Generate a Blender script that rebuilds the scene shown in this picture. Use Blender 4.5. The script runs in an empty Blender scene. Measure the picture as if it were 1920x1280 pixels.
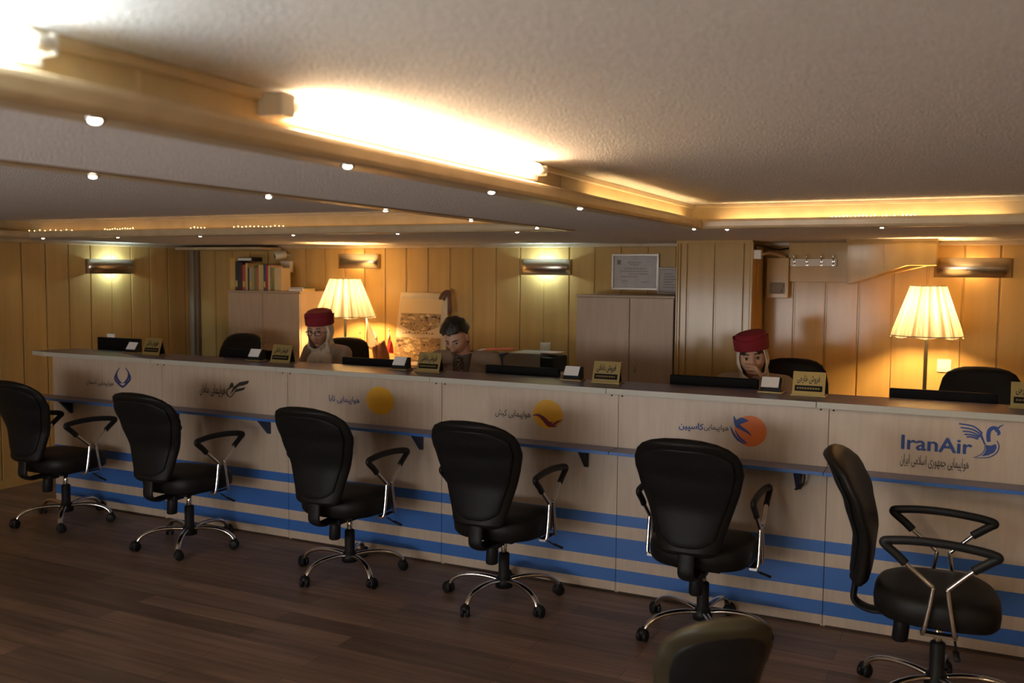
import bpy, bmesh, math, random
from mathutils import Vector, Matrix
from mathutils.geometry import tessellate_polygon
random.seed(7)
R = math.radians
sc = bpy.context.scene
col = sc.collection

# ------------------------------------------------------------------ camera
F_PX, YAW, PITCH, ROLL, CAM_H = 1751.78, .4505, -.0718, .0088, 1.6897
def cam_axes():
    Fw = Vector((-math.sin(YAW)*math.cos(PITCH), math.cos(YAW)*math.cos(PITCH), math.sin(PITCH)))
    Rt = Vector((math.cos(YAW), math.sin(YAW), 0)); Up = Rt.cross(Fw)
    R2 = Rt*math.cos(ROLL)+Up*math.sin(ROLL); U2 = Up*math.cos(ROLL)-Rt*math.sin(ROLL)
    return R2, U2, Fw
CR, CU, CF = cam_axes()
cam = bpy.data.cameras.new('camera'); cam_o = bpy.data.objects.new('camera', cam); col.objects.link(cam_o)
cam.sensor_width = 36; cam.lens = F_PX/1920*36; cam.clip_start = .05
cam_o.matrix_world = Matrix(((CR.x, CU.x, -CF.x, 0), (CR.y, CU.y, -CF.y, 0), (CR.z, CU.z, -CF.z, CAM_H), (0, 0, 0, 1)))
cam.dof.use_dof = True; cam.dof.focus_distance = 4.7; cam.dof.aperture_fstop = 2.4
sc.camera = cam_o
def px(u, v, y=4.634):            # a pixel of the photograph turned into a point of the plane y
    d = CF+CR*((u-960)/F_PX)-CU*((v-640)/F_PX)
    t = y/d.y
    return Vector((d.x*t, y, CAM_H+d.z*t))

# ------------------------------------------------------------------ world, daylight, exposure
w = bpy.data.worlds.new('world'); sc.world = w; w.use_nodes = True
w.node_tree.nodes['Background'].inputs[0].default_value = (.55, .72, 1, 1)
w.node_tree.nodes['Background'].inputs[1].default_value = 2.0
sc.view_settings.view_transform = 'Standard'; sc.view_settings.look = 'None'
sc.view_settings.gamma = 1; sc.view_settings.use_curve_mapping = False
sc.view_settings.exposure = 0.0
def area(name, loc, rot, size, size_y, power, color):
    l = bpy.data.lights.new(name, 'AREA'); l.shape = 'RECTANGLE'; l.size = size; l.size_y = size_y
    l.energy = power; l.color = color
    o = bpy.data.objects.new(name, l); col.objects.link(o); o.location = loc; o.rotation_euler = rot
    return o
# daylight entering by the window in the wall behind the photographer
area('window_daylight', (-2.85, -1.92, 1.05), (R(120), 0, R(-4)), 3.3, .85, 118, (1, .95, .88))

# ------------------------------------------------------------------ materials
MATS = {}
def nmat(name, color, rough=.5, metal=0, spec=.5, **k):
    m = bpy.data.materials.new(name); m.use_nodes = True
    b = m.node_tree.nodes['Principled BSDF']
    b.inputs['Base Color'].default_value = (*color, 1); b.inputs['Roughness'].default_value = rough
    b.inputs['Metallic'].default_value = metal; b.inputs['Specular IOR Level'].default_value = spec
    if 'coat' in k: b.inputs['Coat Weight'].default_value = k['coat']; b.inputs['Coat Roughness'].default_value = k.get('coat_rough', .15)
    if 'emit' in k:
        b.inputs['Emission Color'].default_value = (*k['emit'], 1); b.inputs['Emission Strength'].default_value = k['strength']
    if 'sss' in k:
        b.inputs['Subsurface Weight'].default_value = k['sss']; b.inputs['Subsurface Radius'].default_value = (.01, .004, .002)
    MATS[name] = m
    return m
def nodes(m): return m.node_tree.nodes, m.node_tree.links, m.node_tree.nodes['Principled BSDF']
def vary(m, c1, c2, scale, stretch=(1, 1, 1), detail=4, contrast=(.3, .7), bump=0, bump_scale=None):
    n, l, b = nodes(m)
    tc = n.new('ShaderNodeTexCoord'); mp = n.new('ShaderNodeMapping'); mp.inputs['Scale'].default_value = stretch
    nz = n.new('ShaderNodeTexNoise'); nz.inputs['Scale'].default_value = scale; nz.inputs['Detail'].default_value = detail
    cr = n.new('ShaderNodeValToRGB'); cr.color_ramp.elements[0].position, cr.color_ramp.elements[1].position = contrast
    cr.color_ramp.elements[0].color = (*c1, 1); cr.color_ramp.elements[1].color = (*c2, 1)
    l.new(tc.outputs['Object'], mp.inputs[0]); l.new(mp.outputs[0], nz.inputs['Vector']); l.new(nz.outputs[0], cr.inputs[0])
    l.new(cr.outputs[0], b.inputs['Base Color'])
    if bump:
        n2 = n.new('ShaderNodeTexNoise'); n2.inputs['Scale'].default_value = bump_scale or scale; n2.inputs['Detail'].default_value = 3
        bp = n.new('ShaderNodeBump'); bp.inputs['Strength'].default_value = bump; bp.inputs['Distance'].default_value = .01
        l.new(tc.outputs['Object'], n2.inputs['Vector']); l.new(n2.outputs[0], bp.inputs['Height']); l.new(bp.outputs[0], b.inputs['Normal'])
    return m
wood_wall = vary(nmat('varnished_pine', (.52, .33, .10), .5, spec=.1, coat=.38, coat_rough=.13), (.455, .282, .094), (.555, .357, .133), 3, (4, 4, .35), contrast=(.25, .75))
wood_trim = vary(nmat('trim_wood', (.5, .34, .14), .34, coat=.15), (.46, .345, .20), (.55, .42, .26), 4, (3, 3, 3))
beam_wood = vary(nmat('beam_wood', (.5, .37, .2), .4, spec=.25), (.45, .335, .18), (.54, .41, .23), 3, (3, 3, 3))
plaster = vary(nmat('stippled_plaster', (.6, .56, .52), .85), (.68, .635, .60), (.82, .775, .735), 150, detail=3, contrast=(.35, .65), bump=1.0, bump_scale=185)
laminate = vary(nmat('maple_laminate', (.6, .5, .4), .38), (.50, .40, .305), (.57, .465, .365), 5, (9, 9, 1), contrast=(.3, .7))
blue_lam = nmat('blue_laminate', (.045, .15, .46), .35)
edge_lam = nmat('edge_band', (.50, .49, .42), .4)
top_lam = nmat('blue_grey_top', (.14, .125, .22), .3)
seam_dark = nmat('seam_dark', (.05, .03, .02), .8)
leather = nmat('black_leather', (.010, .009, .0085), .48, spec=.2)
shell_m = nmat('black_shell', (.009, .009, .010), .5, spec=.2)
blackp = nmat('black_plastic', (.010, .010, .011), .5, spec=.25)
chrome = nmat('chrome', (.75, .73, .70), .12, 1)
steel = nmat('brushed_steel', (.62, .55, .45), .28, 1)
white_p = nmat('white_plastic', (.72, .68, .6), .4)
paper = nmat('white_paper', (.8, .78, .76), .7)
cab_m = vary(nmat('cabinet_laminate', (.48, .36, .26), .42), (.45, .335, .24), (.51, .385, .28), 4, (8, 8, 1))
gold = nmat('gold_plate', (.36, .27, .10), .4, .4)
ink_navy = nmat('navy_ink', (.02, .035, .17), .5)
ink_black = nmat('black_ink', (.02, .02, .02), .5)
ink_brown = nmat('maroon_ink', (.17, .02, .05), .5)
ink_yel = nmat('yellow_ink', (.75, .40, .02), .5)
ink_org = nmat('orange_ink', (.70, .17, .03), .5)
ink_blue = nmat('blue_ink', (.018, .055, .25), .5)
skin_m = nmat('skin', (.60, .36, .25), .5, sss=.08)
hair_m = vary(nmat('dark_hair', (.012, .009, .008), .45), (.008, .006, .005), (.03, .022, .018), 40, (3, 3, .4), bump=.5, bump_scale=70)
burg = nmat('burgundy_felt', (.22, .008, .02), .85)
scarf_m = vary(nmat('cream_scarf', (.66, .55, .43), .75), (.74, .64, .52), (.84, .74, .61), 12)
taupe = vary(nmat('taupe_cloth', (.36, .27, .2), .85), (.33, .245, .18), (.40, .305, .23), 90)
lip_m = nmat('lip', (.42, .14, .12), .4)
eye_w = nmat('eye_white', (.42, .38, .34), .35); iris_m = nmat('iris', (.03, .018, .01), .2)
# floor planks
floor_m = nmat('dark_laminate_floor', (.09, .05, .035), .42, spec=.3)
n, l, b = nodes(floor_m)
tc = n.new('ShaderNodeTexCoord'); br = n.new('ShaderNodeTexBrick'); br.offset = .37
br.inputs['Scale'].default_value = 1; br.inputs['Brick Width'].default_value = 1.25; br.inputs['Row Height'].default_value = .125
br.inputs['Mortar Size'].default_value = .0012; br.inputs['Color1'].default_value = (.14, .092, .066, 1)
br.inputs['Color2'].default_value = (.27, .17, .118, 1); br.inputs['Mortar'].default_value = (.03, .02, .014, 1)
nz = n.new('ShaderNodeTexNoise'); nz.inputs['Scale'].default_value = 3; nz.inputs['Detail'].default_value = 6
mp = n.new('ShaderNodeMapping'); mp.inputs['Scale'].default_value = (.7, 9, 1)
mx = n.new('ShaderNodeMix'); mx.data_type = 'RGBA'; mx.blend_type = 'OVERLAY'; mx.inputs['Factor'].default_value = .95
l.new(tc.outputs['Object'], br.inputs['Vector']); l.new(tc.outputs['Object'], mp.inputs[0]); l.new(mp.outputs[0], nz.inputs['Vector'])
l.new(br.outputs['Color'], mx.inputs['A']); l.new(nz.outputs['Color'], mx.inputs['B']); 
bw = n.new('ShaderNodeRGBToBW'); l.new(nz.outputs['Color'], bw.inputs[0]); l.new(bw.outputs[0], mx.inputs['B'])
l.new(mx.outputs['Result'], b.inputs['Base Color'])
def emit(name, color, strength): return nmat(name, (.8, .8, .8), .5, emit=color, strength=strength)
tube_warm = emit('tube_warm_glow', (1, .72, .44), 80)
tube_cool = emit('tube_cool_glow', (.84, .98, 1), 165)
led_m = emit('led_glow', (1, .74, .38), 48)
spot_m = emit('spot_glow', (1, .85, .66), 45)
cool_m = emit('sconce_cool_glow', (.62, .95, 1), 110)
warm_m = emit('sconce_warm_glow', (1, .62, .25), 22)
bulb_m = emit('bulb_glow', (1, .70, .38), 60)
pole_m = nmat('dark_bronze', (.010, .008, .006), .9, spec=.0)
shade_m = bpy.data.materials.new('pleated_shade'); shade_m.use_nodes = True
n, l, b = nodes(shade_m)          # gathered cloth: the folds run down the shade and let less light through where cloth lies double
out = n['Material Output']; tr = n.new('ShaderNodeBsdfTranslucent')
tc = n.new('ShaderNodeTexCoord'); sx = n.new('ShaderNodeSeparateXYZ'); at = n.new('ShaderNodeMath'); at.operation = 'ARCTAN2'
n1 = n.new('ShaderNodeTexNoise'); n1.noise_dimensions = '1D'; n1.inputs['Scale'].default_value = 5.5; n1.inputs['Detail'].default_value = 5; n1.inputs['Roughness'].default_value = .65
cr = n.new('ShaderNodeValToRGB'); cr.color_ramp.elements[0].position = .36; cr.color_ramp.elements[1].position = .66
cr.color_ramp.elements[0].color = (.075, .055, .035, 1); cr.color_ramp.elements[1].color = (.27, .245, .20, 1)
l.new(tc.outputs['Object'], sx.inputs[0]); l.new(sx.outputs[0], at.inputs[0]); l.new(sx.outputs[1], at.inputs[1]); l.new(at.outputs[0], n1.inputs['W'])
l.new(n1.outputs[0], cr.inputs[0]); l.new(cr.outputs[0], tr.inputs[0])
ms = n.new('ShaderNodeMixShader'); ms.inputs[0].default_value = .5; b.inputs['Base Color'].default_value = (.55, .47, .34, 1); b.inputs['Roughness'].default_value = .8
l.new(b.outputs[0], ms.inputs[1]); l.new(tr.outputs[0], ms.inputs[2]); l.new(ms.outputs[0], out.inputs['Surface'])
glass_m = nmat('clear_glass', (.9, .95, 1), .02); nodes(glass_m)[2].inputs['Transmission Weight'].default_value = 1

# ------------------------------------------------------------------ helpers
def meta(o, label=None, cat=None, group=None, kind=None):
    if label: o['label'] = label
    if cat: o['category'] = cat
    if group: o['group'] = group
    if kind: o['kind'] = kind
    return o
def thing(name, label, cat, loc=(0, 0, 0), rz=0, group=None):
    o = bpy.data.objects.new(name, None); col.objects.link(o); o.empty_display_size = .1
    o.location = loc; o.rotation_euler = (0, 0, rz)
    return meta(o, label, cat, group)
def obj(name, bm, m, parent=None, smooth=False, loc=None):
    me = bpy.data.meshes.new(name)
    if isinstance(bm, bmesh.types.BMesh):
        bm.to_mesh(me); bm.free()
    else: me = bm
    for x in (m if isinstance(m, (list, tuple)) else [m]): me.materials.append(x)
    if smooth:
        for p in me.polygons: p.use_smooth = True
    o = bpy.data.objects.new(name, me); col.objects.link(o)
    if parent: o.parent = parent
    if loc: o.location = loc
    return o
def struct(name, bm, m, **k): return meta(obj(name, bm, m, **k), kind='structure')
def copy_tree(o, parent=None):
    c = o.copy(); col.objects.link(c)
    if parent: c.parent = parent
    for ch in list(o.children): copy_tree(ch, c)
    return c
NB = bmesh.new
def box(bm, x0, x1, y0, y1, z0, z1, bev=0, mi=0):
    vs = [bm.verts.new((x, y, z)) for x in (x0, x1) for y in (y0, y1) for z in (z0, z1)]
    fs = [bm.faces.new([vs[i] for i in q]) for q in ((0, 1, 3, 2), (4, 6, 7, 5), (0, 4, 5, 1), (2, 3, 7, 6), (0, 2, 6, 4), (1, 5, 7, 3))]
    for f in fs: f.material_index = mi
    if bev:
        es = list({e for f in fs for e in f.edges})
        r = bmesh.ops.bevel(bm, geom=es, offset=bev, segments=2, affect='EDGES', profile=.5)
        for f in r['faces']: f.material_index = mi
    return fs
def bx(*a, **k):
    bm = NB(); box(bm, *a, **k); return bm
def prism(bm, pts, d, axis='y', mi=0):
    """polygon pts (2-d) extruded from d[0] to d[1] along axis"""
    def P(a, b, c): return {'y': (a, c, b), 'x': (c, a, b), 'z': (a, b, c)}[axis]
    A = [bm.verts.new(P(a, b, d[0])) for a, b in pts]; B = [bm.verts.new(P(a, b, d[1])) for a, b in pts]
    fs = [bm.faces.new(A), bm.faces.new(B[::-1])]
    k = len(pts)
    for i in range(k): fs.append(bm.faces.new((A[i], B[i], B[(i+1) % k], A[(i+1) % k])))
    for f in fs: f.material_index = mi
    bmesh.ops.recalc_face_normals(bm, faces=fs)
    return fs
def frame_of(d):
    d = d.normalized(); a = Vector((0, 0, 1)) if abs(d.z) < .9 else Vector((1, 0, 0))
    s = d.cross(a).normalized(); return s, s.cross(d).normalized()
def tube(bm, pts, r, seg=10, flat=None, cap=True, mi=0):
    """tube along pts; r a number or list; flat=(ru, rv, upvector) gives an oval bar"""
    pts = [Vector(p) for p in pts]; rs = r if isinstance(r, (list, tuple)) else [r]*len(pts)
    rings = []; prev = None
    for i, p in enumerate(pts):
        d = (pts[min(i+1, len(pts)-1)]-pts[max(i-1, 0)])
        if flat:
            u = Vector(flat[2]); s = d.cross(u).normalized() if d.cross(u).length > 1e-6 else frame_of(d)[0]; t = s.cross(d).normalized()
            ru, rv = flat[0], flat[1]
        else:
            if prev is None: s, t = frame_of(d)
            else:
                s = prev-d.normalized()*prev.dot(d.normalized()); s.normalize(); t = s.cross(d.normalized())
            prev = s; ru = rv = rs[i]
        rings.append([bm.verts.new(p+s*ru*math.cos(a)+t*rv*math.sin(a)) for a in [2*math.pi*k/seg for k in range(seg)]])
    fs = []
    for A, B in zip(rings, rings[1:]):
        for k in range(seg): fs.append(bm.faces.new((A[k], A[(k+1) % seg], B[(k+1) % seg], B[k])))
    if cap: fs.append(bm.faces.new(rings[0][::-1])); fs.append(bm.faces.new(rings[-1]))
    for f in fs: f.material_index = mi; f.smooth = True
    bmesh.ops.recalc_face_normals(bm, faces=fs)
    return fs
def spline(pts, n=6):
    pts = [Vector(p) for p in pts]; P = [pts[0]]+pts+[pts[-1]]; outp = []
    for i in range(1, len(P)-2):
        for k in range(n):
            t = k/n; a, b_, c, d = P[i-1:i+3]
            outp.append(.5*((2*b_)+(c-a)*t+(2*a-5*b_+4*c-d)*t*t+(3*b_-a-3*c+d)*t**3))
    outp.append(pts[-1]); return outp
def lathe(bm, prof, seg=32, wave=0, nw=0, c=(0, 0), cap=False, mi=0):
    rings = []
    for r, z in prof:
        rings.append([bm.verts.new((c[0]+(r+wave*r*math.cos(nw*a))*math.cos(a), c[1]+(r+wave*r*math.cos(nw*a))*math.sin(a), z)) for a in [2*math.pi*k/seg for k in range(seg)]])
    fs = []
    for A, B in zip(rings, rings[1:]):
        for k in range(seg): fs.append(bm.faces.new((A[k], A[(k+1) % seg], B[(k+1) % seg], B[k])))
    if cap: fs.append(bm.faces.new(rings[0][::-1])); fs.append(bm.faces.new(rings[-1]))
    for f in fs: f.smooth = True; f.material_index = mi
    return fs
def sell(a, p):
    c, s = math.cos(a), math.sin(a)
    return math.copysign(abs(c)**p, c), math.copysign(abs(s)**p, s)
def loft(bm, rings, cap=True, mi=0, smooth=True):
    V = [[bm.verts.new(p) for p in r] for r in rings]; fs = []; k = len(V[0])
    for A, B in zip(V, V[1:]):
        for i in range(k): fs.append(bm.faces.new((A[i], A[(i+1) % k], B[(i+1) % k], B[i])))
    if cap: fs.append(bm.faces.new(V[0][::-1])); fs.append(bm.faces.new(V[-1]))
    for f in fs: f.material_index = mi; f.smooth = smooth
    bmesh.ops.recalc_face_normals(bm, faces=fs)
    return fs
def uvs(bm, M, seg=24, rings=16, mi=0):
    r = bmesh.ops.create_uvsphere(bm, u_segments=seg, v_segments=rings, radius=1, matrix=M)
    for v in r['verts']:
        for f in v.link_faces: f.material_index = mi; f.smooth = True
    return r['verts']
def ell(c, s, rot=None):
    M = Matrix.Translation(c)
    if rot is not None: M = M @ rot
    return M @ Matrix.Diagonal((*s, 1))

# ------------------------------------------------------------------ setting
XL, XR, YB, YF, ZS, ZC = -6.63, 3.2, 6.75, -2.0, 1.93, 2.05
struct('floor', bx(XL-.1, XR+.1, YF-.1, YB+.1, -.1, 0), floor_m)
def boards(bm, a0, a1, put, step=.2125, gap=.012, off=0):
    """vertical boards between a0 and a1 with shallow grooves; put(a0, a1, depth0, depth1)"""
    a = a0-off
    while a < a1:
        s, e = max(a0, a+gap/2), min(a1, a+step-gap/2)
        if e-s > .01: put(s, e, -.012, 0)
        a += step
    put(a0, a1, -.1, -.010)
bm = NB(); boards(bm, XL-.1, XR+.1, lambda s, e, d0, d1: box(bm, s, e, YB-d1, YB-d0, 0, ZC, bev=.003 if d1 == 0 else 0), off=.0817)
struct('wall_back', bm, wood_wall)
bm = NB(); boards(bm, YF, YB, lambda s, e, d0, d1: box(bm, XL+d0, XL+d1, s, e, 0, ZC, bev=.003 if d1 == 0 else 0), off=.10)
struct('wall_left', bm, wood_wall)
struct('wall_right', bx(XR, XR+.1, YF, YB, 0, ZC), wood_wall)
bm = NB()                                       # wall behind the photographer with its window opening
for q in ((XL-.1, -4.6, 0, ZC), (-1.1, XR+.1, 0, ZC), (-4.6, -1.1, 0, .55), (-4.6, -1.1, 1.55, ZC)): box(bm, q[0], q[1], YF-.1, YF, q[2], q[3])
struct('wall_front', bm, wood_wall)
bm = NB()
for q in ((-4.6, -4.55, .55, 1.55), (-1.15, -1.1, .55, 1.55), (-4.55, -1.15, .55, .6), (-4.55, -1.15, 1.5, 1.55), (-2.88, -2.82, .6, 1.5)): box(bm, q[0], q[1], YF-.09, YF-.03, q[2], q[3])
wf = struct('window_1', bm, white_p)
obj('pane', bx(-4.55, -1.15, YF-.065, YF-.06, .6, 1.5), glass_m, wf)
# ceiling: shallow coffers between lower soffits
struct('ceiling', bx(XL-.1, XR+.1, YF-.1, YB+.1, ZC, ZC+.1), plaster)
BL, BR, CL = -1.91, -1.27, -6.25                  # cross beam between the two coffers, left edge of the far coffer
def soffit(name, x0, x1, y0, y1):
    bm = NB(); fs = box(bm, x0, x1, y0, y1, ZS, ZC)
    for f in fs: f.material_index = 0 if f.normal.z < -.5 or f.calc_center_median().z < ZS+.01 else 1
    struct(name, bm, [plaster, beam_wood])
soffit('ceiling_soffit_back', XL, XR, 4.72, YB); soffit('ceiling_soffit_beam', BL, BR, YF, 4.72)
soffit('ceiling_soffit_left', XL, CL, YF, 4.72); soffit('ceiling_soffit_right', 2.5, XR, YF, 4.72)
def lip(name, axis, wall, sgn, a0, a1):
    """wooden light trough: bottom board with a rounded upstand, section drawn from the wall outwards"""
    pr = [(0, ZS-.006), (.058, ZS-.006), (.067, ZS-.002), (.072, ZS+.008), (.073, ZS+.03), (.070, ZS+.040), (.064, ZS+.043), (.058, ZS+.040), (.058, ZS+.006), (0, ZS+.006)]
    bm = NB(); fs = prism(bm, [(wall+sgn*a, z) for a, z in pr], (a0, a1), axis)
    struct(name, bm, wood_trim)
def lip_y(name, x, sgn, y0, y1):
    pr = [(0, ZS-.006), (.058, ZS-.006), (.067, ZS-.002), (.072, ZS+.008), (.073, ZS+.03), (.070, ZS+.040), (.064, ZS+.043), (.058, ZS+.040), (.058, ZS+.006), (0, ZS+.006)]
    bm = NB(); prism(bm, [(x+sgn*a, z) for a, z in pr], (y0, y1), 'y'); struct(name, bm, wood_trim)
def lip_x(name, y, x0, x1):
    pr = [(0, ZS-.006), (.058, ZS-.006), (.067, ZS-.002), (.072, ZS+.008), (.073, ZS+.03), (.070, ZS+.040), (.064, ZS+.043), (.058, ZS+.040), (.058, ZS+.006), (0, ZS+.006)]
    bm = NB(); prism(bm, [(y-a, z) for a, z in pr], (x0, x1), 'x'); struct(name, bm, wood_trim)
lip_y('trim_1', BR, 1, YF, 4.72); lip_y('trim_2', BL, -1, YF, 4.72)
lip_x('trim_3', 4.72, BR+.073, 2.5); lip_x('trim_4', 4.72, CL, BL-.073); lip_y('trim_5', CL, 1, YF, 4.65)
bm = NB(); box(bm, BR, BR+.014, YF, 4.72, ZC-.022, ZC, bev=.004); box(bm, BR, 2.5, 4.706, 4.72, ZC-.018, ZC, bev=.004)
box(bm, CL, BL, 4.706, 4.72, ZC-.018, ZC, bev=.004)
for y in (1.17-.003, 3.0): box(bm, BR, BR+.002, y, y+.006, ZS+.045, ZC-.022)
struct('trim_6', bm, wood_trim)
bm = NB(); box(bm, XL, XR, YB-.03, YB, ZS-.028, ZS, bev=.006); box(bm, XL, XL+.03, YF, YB-.03, ZS-.028, ZS, bev=.006)
struct('trim_7', bm, wood_trim)
bm = NB(); box(bm, XL, XL+.05, YB-.09, YB-.02, 0, ZS-.03, bev=.01); box(bm, XL+.052, XL+.062, YB-.05, YB-.02, 0, ZS-.03)
struct('trim_8', bm, nmat('grey_corner_post', (.26, .20, .15), .4))
struct('baseboard_left', bx(XL, XL+.012, YF, YB, 0, .07, bev=.003), wood_wall)
struct('trim_9', bx(XL+.07, -5.56, 6.42, YB-.03, 1.885, 1.91, bev=.004), wood_trim)       # ledge above the bookcase
# column clad in the same boards
CX0, CX1, CY = -1.795, -1.279, 6.3
bm = NB(); box(bm, CX0+.02, CX1-.01, CY+.012, YB-.1, 0, ZS)
for a, e in ((CX0+.012, CX0+.028), (CX0+.034, CX0+.074), (CX0+.086, CX0+.262), (CX0+.276, CX0+.458), (CX0+.464, CX1-.012)): box(bm, a, e, CY, CY+.02, 0, ZS-.02, bev=.003)
box(bm, CX0, CX0+.012, CY-.006, CY+.012, 0, ZS-.012, bev=.003); box(bm, CX1-.012, CX1+.004, CY-.006, CY+.014, 0, ZS-.012, bev=.003)
box(bm, CX0, CX1, CY-.008, CY+.01, ZS-.022, ZS)
for a in (CY+.02, CY+.2): box(bm, CX1-.012, CX1, a, a+.17, 0, ZS-.02, bev=.003)
struct('wall_column', bm, wood_wall)
# boxed-in stair underside and board panel near the right lamp
bm = NB()
SP = [(-.681, ZS), (-.681, 1.644), (-.333, 1.767), (-.167, 1.768), (-.167, ZS)]
prism(bm, SP, (6.3, YB), 'y')
for a, e in ((-.681, -.672), (-.58, -.574), (-.47, -.464), (-.30, -.294)):
    zb = lambda x: 1.644+(x+.681)/.348*.123 if x < -.333 else 1.767
    prism(bm, [(a, ZS-.01), (a, zb(a)+.004), (e, zb(e)+.004), (e, ZS-.01)], (6.296, 6.302), 'y')
box(bm, -.69, -.16, 6.292, 6.31, ZS-.016, ZS)
prism(bm, [(-.55, 1.688), (-.545, 1.684), (-.22, 1.765), (-.22, 1.769)], (6.50, 6.512), 'y')
struct('wall_soffit_box', bm, wood_wall)
struct('trim_10', bx(-1.111, -.69, 6.70, YB-.001, 1.655, ZS-.005, bev=.003), wood_wall)

# ------------------------------------------------------------------ lamps of the room
def spot(x, y, label, group, nm='downlight'):
    t = thing(nm, label, 'ceiling spotlight', (x, y, ZS-.006), 0, group)
    bm = NB(); lathe(bm, [(.011, .002), (.0115, -.002), (.0155, -.003), (.016, 0)], 20); obj('rim', bm, chrome, t)
    bm = NB(); lathe(bm, [(.0095, .001), (.008, -.004), (.005, -.006), (.0005, -.0065)], 16, cap=True); obj('bulb', bm, spot_m, t, True)
    return t
r1 = [1.04, 1.70, 2.39, 3.07, 4.60]
o1 = ['nearest the camera', 'second from the camera', 'third from the camera', 'fourth from the camera', 'farthest, at the coffer corner']
for y, s in zip(r1, o1): spot(BR+.045, y, 'small spotlight on the tube side of the beam, '+s, 'spotlights along the tube side of the beam')
r2 = [1.65, 2.30, 2.95, 3.62, 4.32]
o2 = ['leftmost in the photo', 'second from the left', 'middle one', 'fourth from the left', 'rightmost']
for y, s in zip(r2, o2): spot(BL-.045, y, 'small lit spotlight on the far beam edge, %s of its five' % s, 'spotlights along the far side of the beam')
r3 = [-6.08, -5.32, -4.56, -3.79, -3.02, -2.24, -1.08, -.36]
o3 = ['leftmost of the row', 'left of the left wall sconce', 'above the bookcase', 'above the left lamp', 'above the man', 'at the right end of the far coffer', 'above the column', 'above the slanted wall box']
for x, s in zip(r3, o3): spot(x, 4.685, 'small spotlight in the row over the counter, '+s, 'spotlights in the row over the counter')
def tubelight(y0, y1, m, label):
    t = thing('fluorescent_light', label, 'ceiling light', (BR, (y0+y1)/2, ZC-.03)); h = (y1-y0)/2
    obj('batten', bx(.0, .024, -h-.04, h+.04, -.03, .022, bev=.004), white_p, t)
    for s in (-1, 1):
        hw = .022 if s < 0 else .006; e = obj('end_holder', bx(.0, .062 if s < 0 else .056, s*(h+.036)-hw, s*(h+.036)+hw, -.026 if s < 0 else -.016, .022 if s < 0 else .016, bev=.004), white_p, t)
        bm = NB(); tube(bm, [(.046, s*h+s*.035, 0), (.046, s*h-s*.02, 0)], .013, 14); obj('socket', bm, white_p, e)
    bm = NB(); tube(bm, [(.046, -h+.02, 0), (.046, h-.02, 0)], .0165, 20); obj('tube', bm, m, t)
    return t
tubelight(1.52, 2.72, tube_warm, 'lit warm white fluorescent tube on the side of the ceiling beam')
tubelight(-.28, .93, tube_cool, 'lit cool white fluorescent tube on the beam at the upper left corner')
tubelight(-1.75, -.55, tube_cool, 'lit cool fluorescent tube on the beam behind the camera')
right_fill = tubelight(-1.2, 0, tube_warm, 'added unseen warm fill tube on the right wall of the near coffer'); right_fill.location = (2.5, .3, ZC-.03); right_fill.rotation_euler.z = R(180)  # unseen fill tube, added to brighten the right part of the ceiling
def led(axis, a0, a1, w0, label, n, m=led_m):
    """strip lying in the trough, with short glowing segments on a backing tape"""
    bm = NB(); st = (a1-a0)/n
    for k in range(n):
        a = a0+(k+.5)*st
        if axis == 'y': box(bm, w0-.004, w0+.004, a-st*.22, a+st*.22, ZS+.010, ZS+.020)
        else: box(bm, a-st*.22, a+st*.22, w0-.004, w0+.004, ZS+.010, ZS+.020)
    if axis == 'y': box(bm, w0-.006, w0+.006, a0, a1, ZS+.006, ZS+.0105, mi=1)
    else: box(bm, a0, a1, w0-.006, w0+.006, ZS+.006, ZS+.0105, mi=1)
    t = obj('led_strip', bm, [m, white_p]); meta(t, label, 'led strip'); return t
led('y', 3.25, 4.55, BR+.04, 'warm led strip in the beam trough beyond the warm tube', 40)
led('x', -1.1, .15, 4.68, 'warm led strip in the trough over the right part of the counter', 40)
led_dim = emit('led_amber_glow', (1, .58, .2), 7)
led('x', -6.15, -2.1, 4.68, 'dim amber led strip in the trough over the left part of the counter', 110, led_dim)
def led_glints(x0, x1, n, label, m, zz=.047):  # glowing beads modelled in place of led reflections in the glossy trough wall
    bm = NB()
    for k in range(n):
        x = x0+(x1-x0)*k/(n-1)
        bmesh.ops.create_icosphere(bm, subdivisions=1, radius=.004, matrix=Matrix.Translation((x, 4.664, ZS+zz+random.uniform(-.002, .006))))
    tube(bm, [(x0-.01, 4.664, ZS+zz), (x1+.01, 4.664, ZS+zz)], .0022, 6, mi=1)
    o = obj('led_reflections', bm, [m, white_p]); meta(o, label, 'string lights'); return o
glint_m = emit('led_glint_amber', (1, .62, .2), 9)
led_glints(-6.2, -5.75, 9, 'short run of tiny amber led reflections as beads on the trough, leftmost', glint_m)
led_glints(-5.42, -5.15, 12, 'tiny amber led reflections as beads on the trough above the left sconce', glint_m)
led_glints(-4.62, -4.5, 5, 'few tiny amber led reflections as beads on the trough above the bookcase', glint_m)
led_glints(-4.25, -3.85, 13, 'tiny amber led reflections as beads on the trough left of the cross beam', glint_m)
led_glints(-.58, -.22, 22, 'row of tiny bright led reflections as beads on the trough above the slanted wall box', emit('led_glint_bright', (1, .78, .42), 9), .042)

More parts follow.
